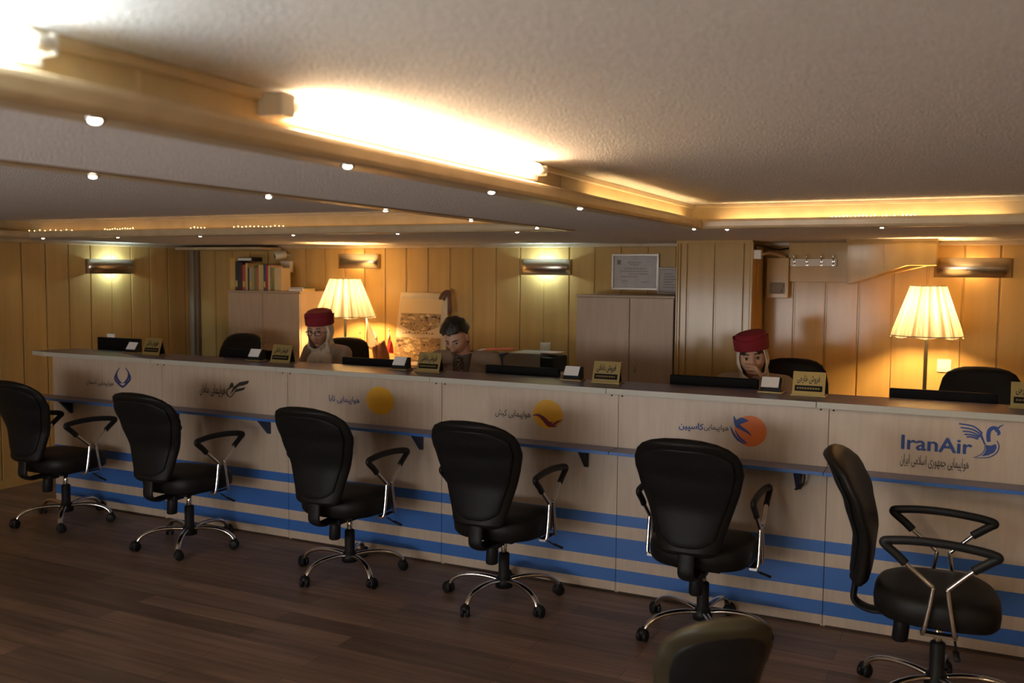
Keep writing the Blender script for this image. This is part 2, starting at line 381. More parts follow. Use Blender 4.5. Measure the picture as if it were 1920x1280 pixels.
def sconce(loc, rz, w_, h_, m, label, e, c):
    t = thing('wall_sconce', label, 'wall light', loc, rz)     # local: wall at y=0, shade towards -y
    bm = NB(); n_ = 24; D = .085
    fr = [(-w_/2+w_*k/n_, -D*(1-(2*k/n_-1)**2)**.5*1.0 if 0 < k < n_ else 0) for k in range(n_+1)]
    for (xa, ya), (xb, yb) in zip(fr, fr[1:]):
        v = [bm.verts.new(p) for p in ((xa, ya, -h_/2), (xb, yb, -h_/2), (xb, yb, h_/2), (xa, ya, h_/2))]; f = bm.faces.new(v); f.smooth = True
    bmesh.ops.remove_doubles(bm, verts=bm.verts, dist=1e-5)
    o = obj('metal_shade', bm, steel, t); md = o.modifiers.new('s', 'SOLIDIFY'); md.thickness = .002
    obj('back_plate', bx(-.05, .05, -.012, 0, -.04, .04, bev=.003), steel, t)
    bm = NB(); tube(bm, [(-.055, -.04, 0), (.055, -.04, 0)], .011, 12); obj('bulb', bm, m, t)
    L = bpy.data.lights.new('sconce_light', 'POINT'); L.energy = e; L.color = c; L.shadow_soft_size = .02
    lo = bpy.data.objects.new('sconce_light', L); col.objects.link(lo); lo.parent = t; lo.location = (0, -.045, .0)
    return t
COOL, WARM = (.62, .88, 1), (1, .60, .24)
sconce((-2.97, YB, 1.748), 0, .44, .125, cool_m, 'curved metal wall sconce glowing cool, above the light switch left of the right cabinet', 8, COOL)
sconce((-4.74, YB, 1.79), 0, .44, .125, warm_m, 'curved metal wall sconce glowing warm above the left pleated lamp', 2.5, WARM)
sconce((.04, YB, 1.757), 0, .46, .125, warm_m, 'curved metal wall sconce above the right pleated lamp', 2.5, WARM)
sconce((XL, 5.75, 1.725), R(90), .50, .125, cool_m, 'curved metal wall sconce glowing cool on the left side wall', 8, COOL)

def floor_lamp(x, y, rb, label, e):
    t = thing('floor_lamp', label, 'lamp', (x, y, 0))
    bm = NB(); lathe(bm, [(.001, 0), (.13, 0), (.135, .012), (.05, .03), (.012, .045), (.011, 1.42), (.001, 1.42)], 32); obj('pole', bm, pole_m, t)
    bm = NB(); N = 160; rings = []
    for k in range(9):
        s = k/8; z = 1.335+s*.305; r0 = rb+(rb*.5-rb)*s
        ring = []
        for i in range(N):
            a = 2*math.pi*i/N
            fl = .02*abs(math.cos(4*a))*(1-s*.5)       # eight scalloped gores
            pl = .012*math.cos(48*a)
            rr = r0*(1+fl+pl); zz = z-(.018*(abs(math.cos(4*a))) if k == 0 else 0)
            ring.append((rr*math.cos(a), rr*math.sin(a), zz))
        rings.append(ring)
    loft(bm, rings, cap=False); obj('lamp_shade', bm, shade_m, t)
    for zz, rr in ((1.64, rb*.51), (1.332, rb*1.02)):
        bm = NB(); tube(bm, [(rr*math.cos(a), rr*math.sin(a), zz) for a in [2*math.pi*k/40 for k in range(41)]], .003, 6)
        obj('shade_wire', bm, shade_m, t)
    bm = NB(); uvs(bm, ell((0, 0, 1.475), (.03, .03, .042))); tube(bm, [(0, 0, 1.415), (0, 0, 1.44)], .014, 12); obj('bulb', bm, bulb_m, t)
    L = bpy.data.lights.new('lamp_light', 'POINT'); L.energy = e; L.color = (1, .64, .26); L.shadow_soft_size = .05
    lo = bpy.data.objects.new('lamp_light', L); col.objects.link(lo); lo.parent = t; lo.location = (0, 0, 1.475)
    return t
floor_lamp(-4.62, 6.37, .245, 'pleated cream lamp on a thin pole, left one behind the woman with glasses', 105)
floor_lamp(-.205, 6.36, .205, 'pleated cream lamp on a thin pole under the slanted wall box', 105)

# ------------------------------------------------------------------ reception counter
FORMS = {'ا': (0xFE8D, 0xFE8E), 'آ': (0xFE81, 0xFE82), 'د': (0xFEA9, 0xFEAA), 'ر': (0xFEAD, 0xFEAE), 'و': (0xFEED, 0xFEEE)}
for ch, b0 in (('ب', 0xFE8F), ('پ', 0xFB56), ('ت', 0xFE95), ('ج', 0xFE9D), ('خ', 0xFEA5), ('س', 0xFEB1), ('ش', 0xFEB5), ('ف', 0xFED1), ('ک', 0xFB8E), ('ل', 0xFEDD), ('م', 0xFEE1), ('ن', 0xFEE5), ('ه', 0xFEE9), ('ی', 0xFBFC)):
    FORMS[ch] = (b0, b0+1, b0+2, b0+3)
def shape(s):
    """joined Persian letters in left to right drawing order"""
    outw = []; i = 0; prev = False
    while i < len(s):
        c = s[i]
        if c not in FORMS: outw.append(c); prev = False; i += 1; continue
        if c == 'ل' and i+1 < len(s) and s[i+1] == 'ا':
            outw.append(chr(0xFEFC if prev else 0xFEFB)); prev = False; i += 2; continue
        f = FORMS[c]; nxt = i+1 < len(s) and s[i+1] in FORMS and len(f) == 4
        k = (3 if nxt else 1) if prev else (2 if nxt else 0)
        outw.append(chr(f[k])); prev = len(f) == 4; i += 1
    return ''.join(outw[::-1])
def text_bm(s, x0, x1, z0, z1, y, bold=0, slant=0):
    c = bpy.data.curves.new('lettering', 'FONT'); c.body = s; c.extrude = 0; c.fill_mode = 'NONE'; c.resolution_u = 4
    o = bpy.data.objects.new('lettering', c); col.objects.link(o)
    dg = bpy.context.evaluated_depsgraph_get(); me = bpy.data.meshes.new_from_object(o.evaluated_get(dg))
    bpy.data.objects.remove(o); bpy.data.curves.remove(c)
    nb_ = {}
    for e in me.edges:
        p, q = e.vertices; nb_.setdefault(p, []).append(q); nb_.setdefault(q, []).append(p)
    seen = set(); loops = []
    for v0 in range(len(me.vertices)):
        if v0 in seen or v0 not in nb_: continue
        lp = [v0]; seen.add(v0); cur = max(nb_[v0], key=lambda k: k == v0+1)
        while cur not in seen:
            lp.append(cur); seen.add(cur); nx_ = [k for k in nb_[cur] if k not in seen]
            if not nx_: break
            cur = nx_[0]
        if len(lp) > 2: loops.append([me.vertices[k].co.copy() for k in lp])
    bpy.data.meshes.remove(me)
    def sarea(L): return sum(L[k-1].x*L[k].y-L[k].x*L[k-1].y for k in range(len(L)))/2
    def inside(p, L):
        r = False
        for k in range(len(L)):
            A_, B_ = L[k-1], L[k]
            if (A_.y > p.y) != (B_.y > p.y) and p.x < (B_.x-A_.x)*(p.y-A_.y)/(B_.y-A_.y)+A_.x: r = not r
        return r
    tot = sum(sarea(L) for L in loops); sg = 1 if tot > 0 else -1
    outer = [L for L in loops if sarea(L)*sg > 0]; holes = [L for L in loops if sarea(L)*sg <= 0]
    bm = NB()
    for L, dx, dy, dz in [(L, a*bold, b_*bold, k*.00012) for L in outer for k, (a, b_) in enumerate(((0, 0), (1, 0), (-1, 0), (0, .7), (0, -.7)) if bold else ((0, 0),))]:
        hs = [h for h in holes if inside(h[0], L) and inside(h[len(h)//2], L)]
        P_ = [L]+hs; flat_ = [p for q in P_ for p in q]; V = [bm.verts.new((p.x+dx, p.y+dy, dz)) for p in flat_]
        for tri in tessellate_polygon([[Vector((p.x, p.y, 0)) for p in q] for q in P_]):
            try: bm.faces.new([V[k] for k in tri])
            except ValueError: pass
    xs = [v.co.x for v in bm.verts]; ys = [v.co.y for v in bm.verts]; ax, ay = min(xs), min(ys); sx = (x1-x0)/(max(xs)-ax); sy = (z1-z0)/(max(ys)-ay)
    for v in bm.verts:
        v.co = Vector((x0+(v.co.x-ax)*sx, y-v.co.z, z0+(v.co.y-ay)*sy))
    return bm
YP = 4.634
SEAM = [-5.95, -4.871, -3.802, -2.686, -1.616, -.560, .52]
GAP = .003
names = ['left end of the counter', 'second from the left', 'third from the left', 'fourth from the left', 'second from the right', 'right end']
logo_d = ['with the dark blue bird emblem', 'with the black winged emblem', 'with the plain yellow disc', 'with the sun over a maroon wave', 'with the orange disc and blue horse', 'with the blue griffin emblem']
top_d = ['leftmost, with the angled free end', 'before the empty chair and the woman with glasses', 'under the third plaque, before the man', 'before the right cabinet', 'before the woman covering her mouth', 'rightmost, before the right lamp']
BRK = [-5.76, -4.73, -3.95, -2.82, -1.79, -.69]
LAYER = [0]
def poly(bm, pts, m):
    LAYER[0] += 1; y = YP-.0012-.00012*LAYER[0]
    V = [px(u, v) for u, v in pts]
    prism(bm, [(p.x, p.z) for p in V], (y, YP-.0002), 'y', m)
def stroke(bm, pts, ws, m):
    """tapered brush stroke, pixel points of the panel"""
    LAYER[0] += 1; y = YP-.0012-.00012*LAYER[0]
    P = spline([(u, v, 0) for u, v in pts], 5); n_ = len(P); W = []
    for i in range(n_):
        t = i/(n_-1)*(len(ws)-1); k = min(int(t), len(ws)-2); W.append(ws[k]+(ws[k+1]-ws[k])*(t-k))
    A, B = [], []
    for i, p in enumerate(P):
        d = P[min(i+1, n_-1)]-P[max(i-1, 0)]; nn = Vector((-d.y, d.x, 0)).normalized()*max(W[i], .15)/2
        A.append(px(p.x+nn.x, p.y+nn.y)); B.append(px(p.x-nn.x, p.y-nn.y))
    for i in range(n_-1):
        prism(bm, [(q.x, q.z) for q in (A[i], A[i+1], B[i+1], B[i])], (y, YP-.0002), 'y', m)
def disc(bm, c, rx, rz, m, y=YP-.0010):
    prism(bm, [(c.x+rx*math.cos(a), c.z+rz*math.sin(a)) for a in [2*math.pi*k/40 for k in range(40)]], (y, YP-.0002), 'y', m)
def emblem(i):
    bm = NB(); LAYER[0] = 0
    if i == 0:
        for s in (-1, 1):
            stroke(bm, [(230+s*5, 689), (230+s*11, 698), (230+s*11, 707), (230+s*6, 715), (230+s*1, 718)], (.6, 2.6, 3.6, 3.4, 1.2), 0)
            stroke(bm, [(230+s*8, 694), (230+s*14, 704), (230+s*13, 713), (230+s*5, 720)], (.5, 1.8, 3.6, 2.5), 0)
            stroke(bm, [(230+s*12, 714), (230+s*6, 721), (230, 724)], (2.5, 3, 2), 0)
        stroke(bm, [(224, 721), (230, 725), (237, 721)], (1.5, 4, 1.5), 0)
        return bm, [ink_navy]
    if i == 1:
        poly(bm, [(432, 739), (438, 725), (450, 716), (467, 713), (465, 719), (458, 722), (448, 724), (440, 730)], 0)
        poly(bm, [(437, 737), (445, 729), (458, 726), (461, 725), (457, 731), (449, 733), (441, 735)], 0)
        stroke(bm, [(434, 722), (431, 727), (426, 731), (426, 739), (432, 744), (438, 738), (443, 729)], (6, 3, 1.6, 1.8, 1.8, 1.4, 1), 0)
        disc(bm, px(435, 721.5), .013, .016, 0)
        return bm, [ink_black]
    if i == 2:
        c = px(712.5, 751); disc(bm, c, .098, .084, 0); return bm, [ink_yel]
    if i == 3:
        c = px(1027, 776); disc(bm, c, .088, .079, 0)
        stroke(bm, [(999, 778), (1010, 778), (1020, 786), (1030, 796), (1044, 799)], (.8, 5, 7, 8, 1.5), 1)
        for k, (a, b_) in enumerate((((1034, 797), (1047, 795)), ((1036, 795), (1052, 791)), ((1039, 793), (1056, 787)))):
            stroke(bm, [a, ((a[0]+b_[0])/2, (a[1]+b_[1])/2-1), b_], (2.4, 2.4, .6), 1)
        poly(bm, [(1012, 781), (1018, 779), (1024, 784), (1030, 790), (1038, 791), (1034, 794), (1028, 793), (1021, 787)], 1)
        return bm, [ink_yel, ink_brown]
    if i == 4:
        c = px(1407, 808); disc(bm, c, .079, .077, 0)
        stroke(bm, [(1376, 780), (1379, 790), (1383, 797), (1391, 803), (1402, 810), (1409, 817)], (1.5, 6, 9, 6, 4, 1), 1)
        poly(bm, [(1376, 792), (1382, 786), (1390, 782), (1398, 785), (1405, 789), (1396, 792), (1388, 795), (1384, 801), (1379, 798)], 1)
        stroke(bm, [(1370, 800), (1375, 812), (1384, 824), (1397, 832)], (1.5, 4, 4.5, 1), 1)
        stroke(bm, [(1379, 807), (1386, 819), (1395, 827), (1401, 831)], (1, 3.6, 3.2, .8), 1)
        return bm, [ink_org, ink_blue]
    for k, (a, m_, b_) in enumerate((((1798, 794), (1825, 799), (1842, 812)), ((1801, 801), (1824, 805), (1840, 815)), ((1805, 808), (1822, 810), (1838, 818)), ((1808, 814), (1822, 815), (1836, 820)), ((1812, 819), (1822, 819), (1834, 823)))):
        stroke(bm, [a, m_, b_], (2.6, 2.9, 3.2), 0)
    stroke(bm, [(1838, 812), (1842, 822), (1846, 830), (1849, 833)], (5, 4, 2, 1), 0)
    stroke(bm, [(1843, 828), (1847, 836), (1845, 845), (1839, 852), (1827, 857)], (.7, 1.6, 1.6, 1.6, .8), 0)
    stroke(bm, [(1871, 803), (1862, 802), (1855, 807), (1853, 818), (1854, 828)], (5, 7, 8, 8, 7), 0)
    stroke(bm, [(1866, 804), (1871, 808), (1873, 812), (1870, 816)], (6, 7, 6, 2), 0)
    stroke(bm, [(1870, 806), (1874, 800), (1882, 796)], (2, 3, 1), 0)
    poly(bm, [(1848, 834), (1858, 835), (1867, 832), (1869, 839), (1864, 848), (1853, 853), (1841, 855), (1846, 849), (1849, 842)], 0)
    stroke(bm, [(1869, 826), (1873, 836), (1869, 848), (1857, 856), (1842, 858), (1824, 857)], (1.6, 2, 2, 1.8, 1.4, .6), 0)
    return bm, [ink_blue]
TXT = [[('هواپیمایی آسمان', (162, 711), (213, 724), ink_black, .004)], [('هواپیمایی ماهان', (375, 719), (423, 745), ink_black, .006)],
       [('هواپیمایی تابا', (617, 742), (674, 758), ink_blue, .010)], [('هواپیمایی کیش', (929, 768), (995, 785), ink_black, .006)],
       [('کاسپین', (1273, 792), (1319, 809), ink_blue, .03), ('هواپیمایی', (1320, 795), (1366, 810), ink_black, .004)],
       [('IranAir', (1690, 819), (1823, 847), ink_blue, .022), ('هواپیمایی جمهوری اسلامی ایران', (1688, 855), (1816, 881), ink_black, .006)]]
for i in range(6):
    x0, x1 = SEAM[i], SEAM[i+1]
    t = thing('counter_unit', 'striped maple counter unit %s, %s' % (logo_d[i], names[i]), 'counter', (0, 0, 0), 0, 'reception counter units')
    bm = NB(); a, e = x0+GAP/2, x1-GAP/2
    bands = [(.012, .060, 0), (.060, .129, 1), (.129, .190, 0), (.190, .299, 1), (.299, .365, 0), (.365, .423, 1), (.423, 1.068, 0)]
    for z0, z1, mi in bands: box(bm, a, e, YP, YP+.018, z0, z1, mi=mi)
    bmesh.ops.remove_doubles(bm, verts=bm.verts, dist=1e-6)
    box(bm, a+.01, e-.01, YP+.012, YP+.02, 0, .03, mi=2)
    obj('front_panel', bm, [laminate, blue_lam, seam_dark], t)
    c0, c1 = (x0-.20 if i == 0 else x0-.053), x1-.053 if i < 5 else x1
    if i in (0,):
        bm = NB(); prism(bm, [(c0, YP-.012), (c0+.16, YP-.05), (c1-.0012, YP-.05), (c1-.0012, YP+.30), (c0+.1, YP+.30)], (1.070, 1.1), 'z')
    else: bm = bx(c0+.0012, c1-.0012, YP-.05, YP+.30, 1.070, 1.1, bev=.0015)
    ob = obj('countertop', bm, [edge_lam, top_lam]); meta(ob, 'blue-grey countertop board with pale front edge, '+top_d[i], 'countertop', 'countertop boards')
    for p in ob.data.polygons: p.material_index = 1 if p.normal.z > .9 else 0
    bm = bx((x0-.16 if i == 0 else x0)+.0012, x1-.0012, 4.49, YP, .768, .785, bev=.0012); so = obj('visitor_shelf', bm, [blue_lam, top_lam], t)
    for p in so.data.polygons: p.material_index = 1 if p.normal.z > .9 else 0
    bm = NB(); b_ = BRK[i]; prism(bm, [(YP, .768), (YP-.11, .768), (YP-.10, .755), (YP-.012, .665), (YP, .665)], (b_-.011, b_+.011), 'x'); obj('shelf_bracket', bm, blackp if i == 4 else nmat('bracket_blue', (.012, .025, .09), .4) if 'bracket_blue' not in MATS else MATS['bracket_blue'], t)
    obj('side_panel', bx(a, a+.018, YP+.018, YP+.29, 0, 1.07), laminate, t); obj('side_panel', bx(e-.018, e, YP+.018, YP+.29, 0, 1.07), laminate, t)
    obj('work_surface', bx(a+.019, e-.019, YP+.02, YP+.68, .74, .765), laminate, t)
    for s in (-.028, .030):
        bm = NB(); tube(bm, [(x1+s-.01, YP-.003, 1.058), (x1+s-.01, YP, 1.058)], .0045, 10)
        obj('screw', bm, seam_dark, t)
    bm, ms_ = emblem(i); obj('emblem', bm, ms_, t)
    for s, p, q, m, bo in TXT[i]:
        um = (p[0]+q[0])/2; A, B = px(um, p[1]), px(um, q[1]); bm = text_bm(s if s[0] == 'I' else shape(s), px(p[0], p[1]).x, px(q[0], q[1]).x, B.z, A.z, YP-.0015, bo)
        obj('lettering', bm, m, t)

bm = NB(); tube(bm, spline([(-.672, 4.60, .768), (-.655, 4.58, .745), (-.662, 4.585, .70), (-.690, 4.59, .672), (-.70, 4.60, .668)], 6), .004, 8)
meta(obj('cable', bm, blackp), 'short dark cable hanging under the shelf below the orange disc emblem', 'cable')
# things standing on the counter
def card_holder(x, y, rz, label):
    t = thing('card_holder', label, 'card holder', (x, y, 1.1), rz, 'card holders on the counter')
    obj('base', bx(-.062, .062, -.045, .035, 0, .008, bev=.002), gold, t)
    bm = NB(); prism(bm, [(-.03, .008), (-.022, .03), (.012, .075), (.026, .075), (.03, .008)], (-.052, .052), 'x'); obj('body', bm, blackp, t)
    bm = NB(); prism(bm, [(-.028, .028), (-.030, .030), (.003, .078), (.006, .077)], (-.047, .040), 'x'); obj('business_cards', bm, paper, t)
    return t
def plaque(x, y, rz, label, txt):
    t = thing('desk_plaque', label, 'sign', (x, y, 1.1), rz, 'gold desk plaques on the counter')
    obj('foot', bx(-.085, .085, -.03, .05, 0, .008, bev=.002), gold, t)
    bm = NB(); prism(bm, [(-.022, .008), (-.016, .008), (.020, .118), (.014, .118)], (-.078, .078), 'x'); obj('plate', bm, gold, t)
    def onp(bm):      # text plane to the leaning plate
        for v in bm.verts:
            s = v.co.z; v.co = Vector((v.co.x, -.0235+.0007+(s-.008)/.11*.036-.001+v.co.y, s))
        return bm
    bm = onp(bx(-.066, .066, 0, 0, .024, .052)); obj('dark_band', bm, blackp, t)
    bm = onp(text_bm(shape(txt), -.058, .052, .060, .104, 0, .02)); 
    for v in bm.verts: v.co.y -= .0006
    obj('lettering', bm, ink_black, t)
    bm = NB()
    for k in range(9): box(bm, -.056+k*.0125, -.047+k*.0125, 0, 0, .034, .043)
    onp(bm)
    for v in bm.verts: v.co.y -= .0008
    obj('small_lettering', bm, gold, t)
    bm = NB(); prism(bm, [(.014, .112), (.020, .112), (.048, .008), (.042, .008)], (-.07, .07), 'x'); obj('rear_strut', bm, blackp, t)
    return t
RZ = R(0)
for x, y, s in ((-5.37, 4.85, 'before the leftmost monitor'), (-4.235, 4.845, 'beside the second monitor, left of the woman with glasses'), (-3.10, 4.85, 'before the man looking down'), (-1.962, 4.85, 'left of the right cabinet doors'), (-.872, 4.85, 'in front of the woman covering her mouth')):
    card_holder(x, y, RZ, 'black card holder with white cards, '+s)
for x, y, s, tx in ((-5.13, 4.80, 'at the left end', 'فروش داخلی'), (-3.985, 4.80, 'beside the woman with glasses', 'فروش داخلی'), (-2.87, 4.80, 'in front of the man', 'فروش داخلی'), (-1.745, 4.80, 'before the right cabinet', 'فروش داخلی'), (-.68, 4.80, 'right of the woman covering her mouth', 'فروش خارجی'), (.285, 4.83, 'at the right edge of the photo', 'فروش خارجی')):
    plaque(x, y, RZ*.6, 'gold plaque with dark band on the counter, '+s, tx)
mon_m = nmat('monitor_black', (.005, .005, .0055), .65, spec=.12)
def monitor(x, y, w_, top, rz, label):
    t = thing('monitor', label, 'monitor', (x, y, .765), rz, 'monitors behind the counter'); h = top-.765
    bm = NB(); lathe(bm, [(.001, 0), (.11, 0), (.11, .008), (.03, .014), (.001, .014)], 28); obj('base', bm, blackp, t)
    obj('neck', bx(-.025, .025, -.03, -.008, .01, h*.6, bev=.004), blackp, t)
    bm = NB(); box(bm, -w_/2, w_/2, -.012, .022, h-.30, h, bev=.005); box(bm, -w_*.33, w_*.33, -.03, -.01, h-.25, h-.07, bev=.008); obj('casing', bm, mon_m, t)
    obj('screen', bx(-w_/2+.015, w_/2-.015, .0215, .0228, h-.285, h-.015), nmat('dark_screen', (.01, .012, .015), .12) if 'dark_screen' not in MATS else MATS['dark_screen'], t)
    return t
for x, w_, top, rz, s in ((-5.69, .43, 1.188, 0, 'at the left end of the counter'), (-4.44, .43, 1.155, 0, 'left of the woman with glasses'), (-3.41, .47, 1.142, 0, 'between the woman with glasses and the man'), (-2.35, .48, 1.144, 0, 'right of the man'), (-1.205, .48, 1.146, 0, 'in front of the woman covering her mouth'), (-.08, .48, 1.140, 0, 'before the right lamp')):
    monitor(x, 5.0, w_, top, rz, 'black monitor back behind the counter, '+s)
o = obj('paper_slip', bx(-5.83, -5.75, 5.015, 5.017, 1.17, 1.215), paper); meta(o, 'small white paper slip standing up behind the leftmost monitor', 'paper')

# ------------------------------------------------------------------ chairs
def back_profile(prof, z):
    for (za, ya), (zb, yb) in zip(prof, prof[1:]):
        if za <= z <= zb:
            t = (z-za)/(zb-za); t = t*t*(3-2*t)*.5+t*.5; return ya+(yb-ya)*t
    return prof[-1][1] if z > prof[-1][0] else prof[0][1]
def make_chair(label, kind, arms=True, legrot=0):
    t = thing('office_chair', label, 'chair', (0, 0, 0), 0)
    lt = leather
    if kind in ('task', 'slim'):
        prof = [(.43, -.305), (.55, -.290), (.66, -.285), (.80, -.325), (.90, -.37), (.99, -.425)]
        wid = [(.455, .095), (.465, .125), (.48, .138), (.53, .152), (.65, .188), (.75, .222), (.84, .243), (.89, .240), (.93, .222), (.96, .19), (.98, .145), (.993, .085), (.996, .03)]
        th = .078; sh = (.488, .955)
        if kind == 'slim':
            wid = [(z, w0*.68) for z, w0 in wid]; lt = nmat('brown_leather', (.035, .028, .014), .5, spec=.35); th = .075
    elif kind == 'high':
        prof = [(.47, -.25), (.60, -.27), (.80, -.27), (1.0, -.31), (1.2, -.36)]
        wid = [(.49, .12), (.50, .16), (.54, .19), (.70, .215), (.90, .225), (1.05, .215), (1.12, .198), (1.155, .175), (1.175, .14), (1.188, .09), (1.191, .03)]
        th = .07; sh = (.52, 1.16)
    def back(bm, zr, wk, th_, yo, n_=36):
        rows = []
        zs = [z for z, _ in wid]
        Z = [zr[0]+(zr[1]-zr[0])*k/26 for k in range(27)] if zr != (zs[0], zs[-1]) else sorted(set(zs+[zs[0]+(zs[-1]-zs[0])*k/22 for k in range(23)]))
        for z in Z:
            for (za, wa), (zb, wb) in zip(wid, wid[1:]):
                if za <= z <= zb: w0 = wa+(wb-wa)*(z-za)/(zb-za); break
            w1 = max(.012, w0*wk if not isinstance(wk, tuple) else w0-wk[0])
            if isinstance(wk, tuple):
                e = min(z-zr[0], zr[1]-z)/.05; w1 *= max(.15, min(1, e))**.35 if e < 1 else 1
            ed = min(1, max(.25, min(z-Z[0], Z[-1]-z)/.03+.3)); yc = back_profile(prof, z)
            ring = []
            for k in range(n_):
                c, s = sell(2*math.pi*k/n_, .62); X = c*w1
                ring.append((X, yc+yo+s*th_/2*ed*(1-.35*abs(c)**3)+.62*X*X, z))
            rows.append(ring)
        loft(bm, rows)
    bm = NB(); back(bm, (wid[0][0], wid[-1][0]), 1, th, 0); obj('backrest', bm, lt, t)
    bm = NB(); back(bm, sh, (.032,), .03, -th/2+.009); obj('back_shell', bm, shell_m, t)
    # seat cushion
    bm = NB(); rows = []
    for z, s in ((.368, .84), (.373, .93), (.39, .985), (.425, 1), (.455, .985), (.472, .94), (.481, .86), (.485, .6), (.483, .25)):
        ring = []
        for k in range(44):
            c, q = sell(2*math.pi*k/44, .72); Y = q*.232*s-.012
            drop = .028*max(0, (Y-.08)/.15)**2
            ring.append((c*.243*s*(1+.04*q), Y, z-drop))
        rows.append(ring)
    loft(bm, rows); obj('seat', bm, leather, t)
    bm = NB(); box(bm, -.11, .11, -.13, .12, .338, .372, bev=.008); box(bm, -.045, .045, -.16, -.08, .315, .345, bev=.006); obj('tilt_mechanism', bm, blackp, t)
    y2 = prof[0][1]-.012
    bm = NB(); tube(bm, spline([(0, -.06, .348), (0, -.20, .343), (0, y2+.05, .343), (0, y2, .372), (0, y2, .43), (0, y2+.006, .50)], 6), 1, 16, flat=(.038, .013, (0, -.5, -1))); obj('back_bar', bm, blackp, t)
    bm = NB(); tube(bm, [(0, -.135, .338), (0, -.135, .30), (0, -.140, .235), (0, -.140, .23)], [.026, .031, .031, .026], 20); obj('tension_knob', bm, blackp, t)
    bm = NB(); tube(bm, spline([(.08, .05, .352), (.19, .06, .335), (.26, .065, .305)], 4), .0045, 8); tube(bm, [(.25, .064, .312), (.30, .07, .296)], 1, 8, flat=(.012, .005, (0, 0, 1))); obj('lever', bm, blackp, t)
    bm = NB(); lathe(bm, [(.001, .2), (.0155, .2), (.0155, .345), (.001, .345)], 20); obj('gas_piston', bm, chrome, t)
    bm = NB(); lathe(bm, [(.001, .07), (.045, .07), (.046, .10), (.034, .125), (.0285, .13), (.0285, .245), (.02, .252), (.001, .252)], 24); obj('piston_sleeve', bm, blackp, t)
    for k in range(5):
        a = legrot+2*math.pi*k/5; ca, sa = math.cos(a), math.sin(a)
        P = [(r*ca, r*sa, z) for r, z in ((.035, .108), (.10, .117), (.18, .116), (.245, .102), (.285, .078), (.302, .052))]
        bm = NB(); tube(bm, spline(P, 5), 1, 14, flat=(.0155, .0115, (0, 0, 1))); lg = obj('leg', bm, chrome, t)
        bm = NB(); cx, cy = .308*ca, .308*sa; tw = a+.7+k*1.3; tx, ty = -math.sin(tw), math.cos(tw); ox, oy = math.cos(tw)*.008, math.sin(tw)*.008
        for s in (-1, 1):
            tube(bm, [(cx+ox+tx*s*.006, cy+oy+ty*s*.006, .0265), (cx+ox+tx*s*.021, cy+oy+ty*s*.021, .0265), (cx+ox+tx*s*.024, cy+oy+ty*s*.024, .0265)], [.0265, .0265, .022], 20)
        tube(bm, [(cx, cy, .03), (cx, cy, .066)], .0085, 12); tube(bm, [(cx+ox-tx*.018, cy+oy-ty*.018, .04), (cx+ox+tx*.018, cy+oy+ty*.018, .04)], .021, 14)
        obj('caster', bm, blackp, lg)
    if arms:
        for s in (-1, 1):
            X = s*.262
            bm = NB(); f = (.009, .009, (0, 0, 1))
            tube(bm, spline([(X-s*.01, -.052, .362), (X, -.045, .385), (X, -.022, .53), (X, -.03, .55), (X, -.135, .636), (X, -.16, .66)], 6), .0088, 12)
            tube(bm, spline([(X-s*.01, .062, .362), (X, .055, .385), (X, .030, .53), (X, .037, .55), (X, .125, .638), (X, .15, .66)], 6), .0088, 12)
            box(bm, X-.018-s*.02, X+.018-s*.02, -.06, .07, .355, .366)
            ar = obj('armrest', bm, chrome, t)
            bm = NB(); ro = .0155
            tube(bm, spline([(X, -.118, .622), (X, -.150, .652), (X, -.190, .684), (X, -.196, .696), (X, -.178, .703), (X, -.09, .712), (X, .02, .712), (X, .12, .703), (X, .178, .692), (X, .190, .682), (X, .172, .670), (X, .110, .625)], 6), 1, 14, flat=(.017, .0135, (1, 0, 0)))
            obj('arm_pad', bm, blackp, ar)
    return t
vis = [((-5.41, 4.29), 0, -118, 'task chair facing the counter, leftmost, cut by the left edge of the photo'),
       ((-4.26, 4.25), 0, -130, 'task chair facing the counter, between the bird and winged emblems'),
       ((-3.065, 4.26), 0, -105, 'task chair facing the counter, left of the plain yellow disc'),
       ((-2.10, 4.27), 0, -102, 'task chair facing the counter, below the sun and wave emblem'),
       ((-1.06, 4.29), 0, -136, 'task chair facing the counter, below the orange disc emblem'),
       ((-.043, 4.00), -90, -60, 'task chair turned sideways to the right, before the griffin emblem'),
       ((-.70, 2.43), 38, -20, 'nearest dark brown chair, blurred, only its back top showing at the bottom edge')]
for (x, y), rz, lr, lab in vis:
    near = 'nearest' in lab
    c = make_chair(('' if near else 'black leather ')+lab, 'slim' if near else 'task', not near, R(lr)-R(rz)); c.scale = (.9, .9, .9) if near else (1, 1, 1); c.location = (x, y, 0); c.rotation_euler.z = R(rz); c['group'] = 'black task chairs before the counter'
staff = [((-5.27, 5.55), 180, 'empty, before the bookcase doors'), ((-4.25, 5.62), 190, 'under the woman with glasses'), ((-.93, 5.55), 180, 'under the woman covering her mouth'), ((.10, 5.55), 180, 'empty, before the right lamp')]
for (x, y), rz, lab in staff:
    c = make_chair('black high-backed office chair behind the counter, '+lab, 'high', False, R(20)); c.location = (x, y, 0); c.rotation_euler.z = R(rz); c['group'] = 'high-backed chairs behind the counter'
c = make_chair('black office chair under the seated man, hidden behind the counter', 'task', False, R(10)); c.location = (-3.03, 5.68, 0); c.rotation_euler.z = R(185)
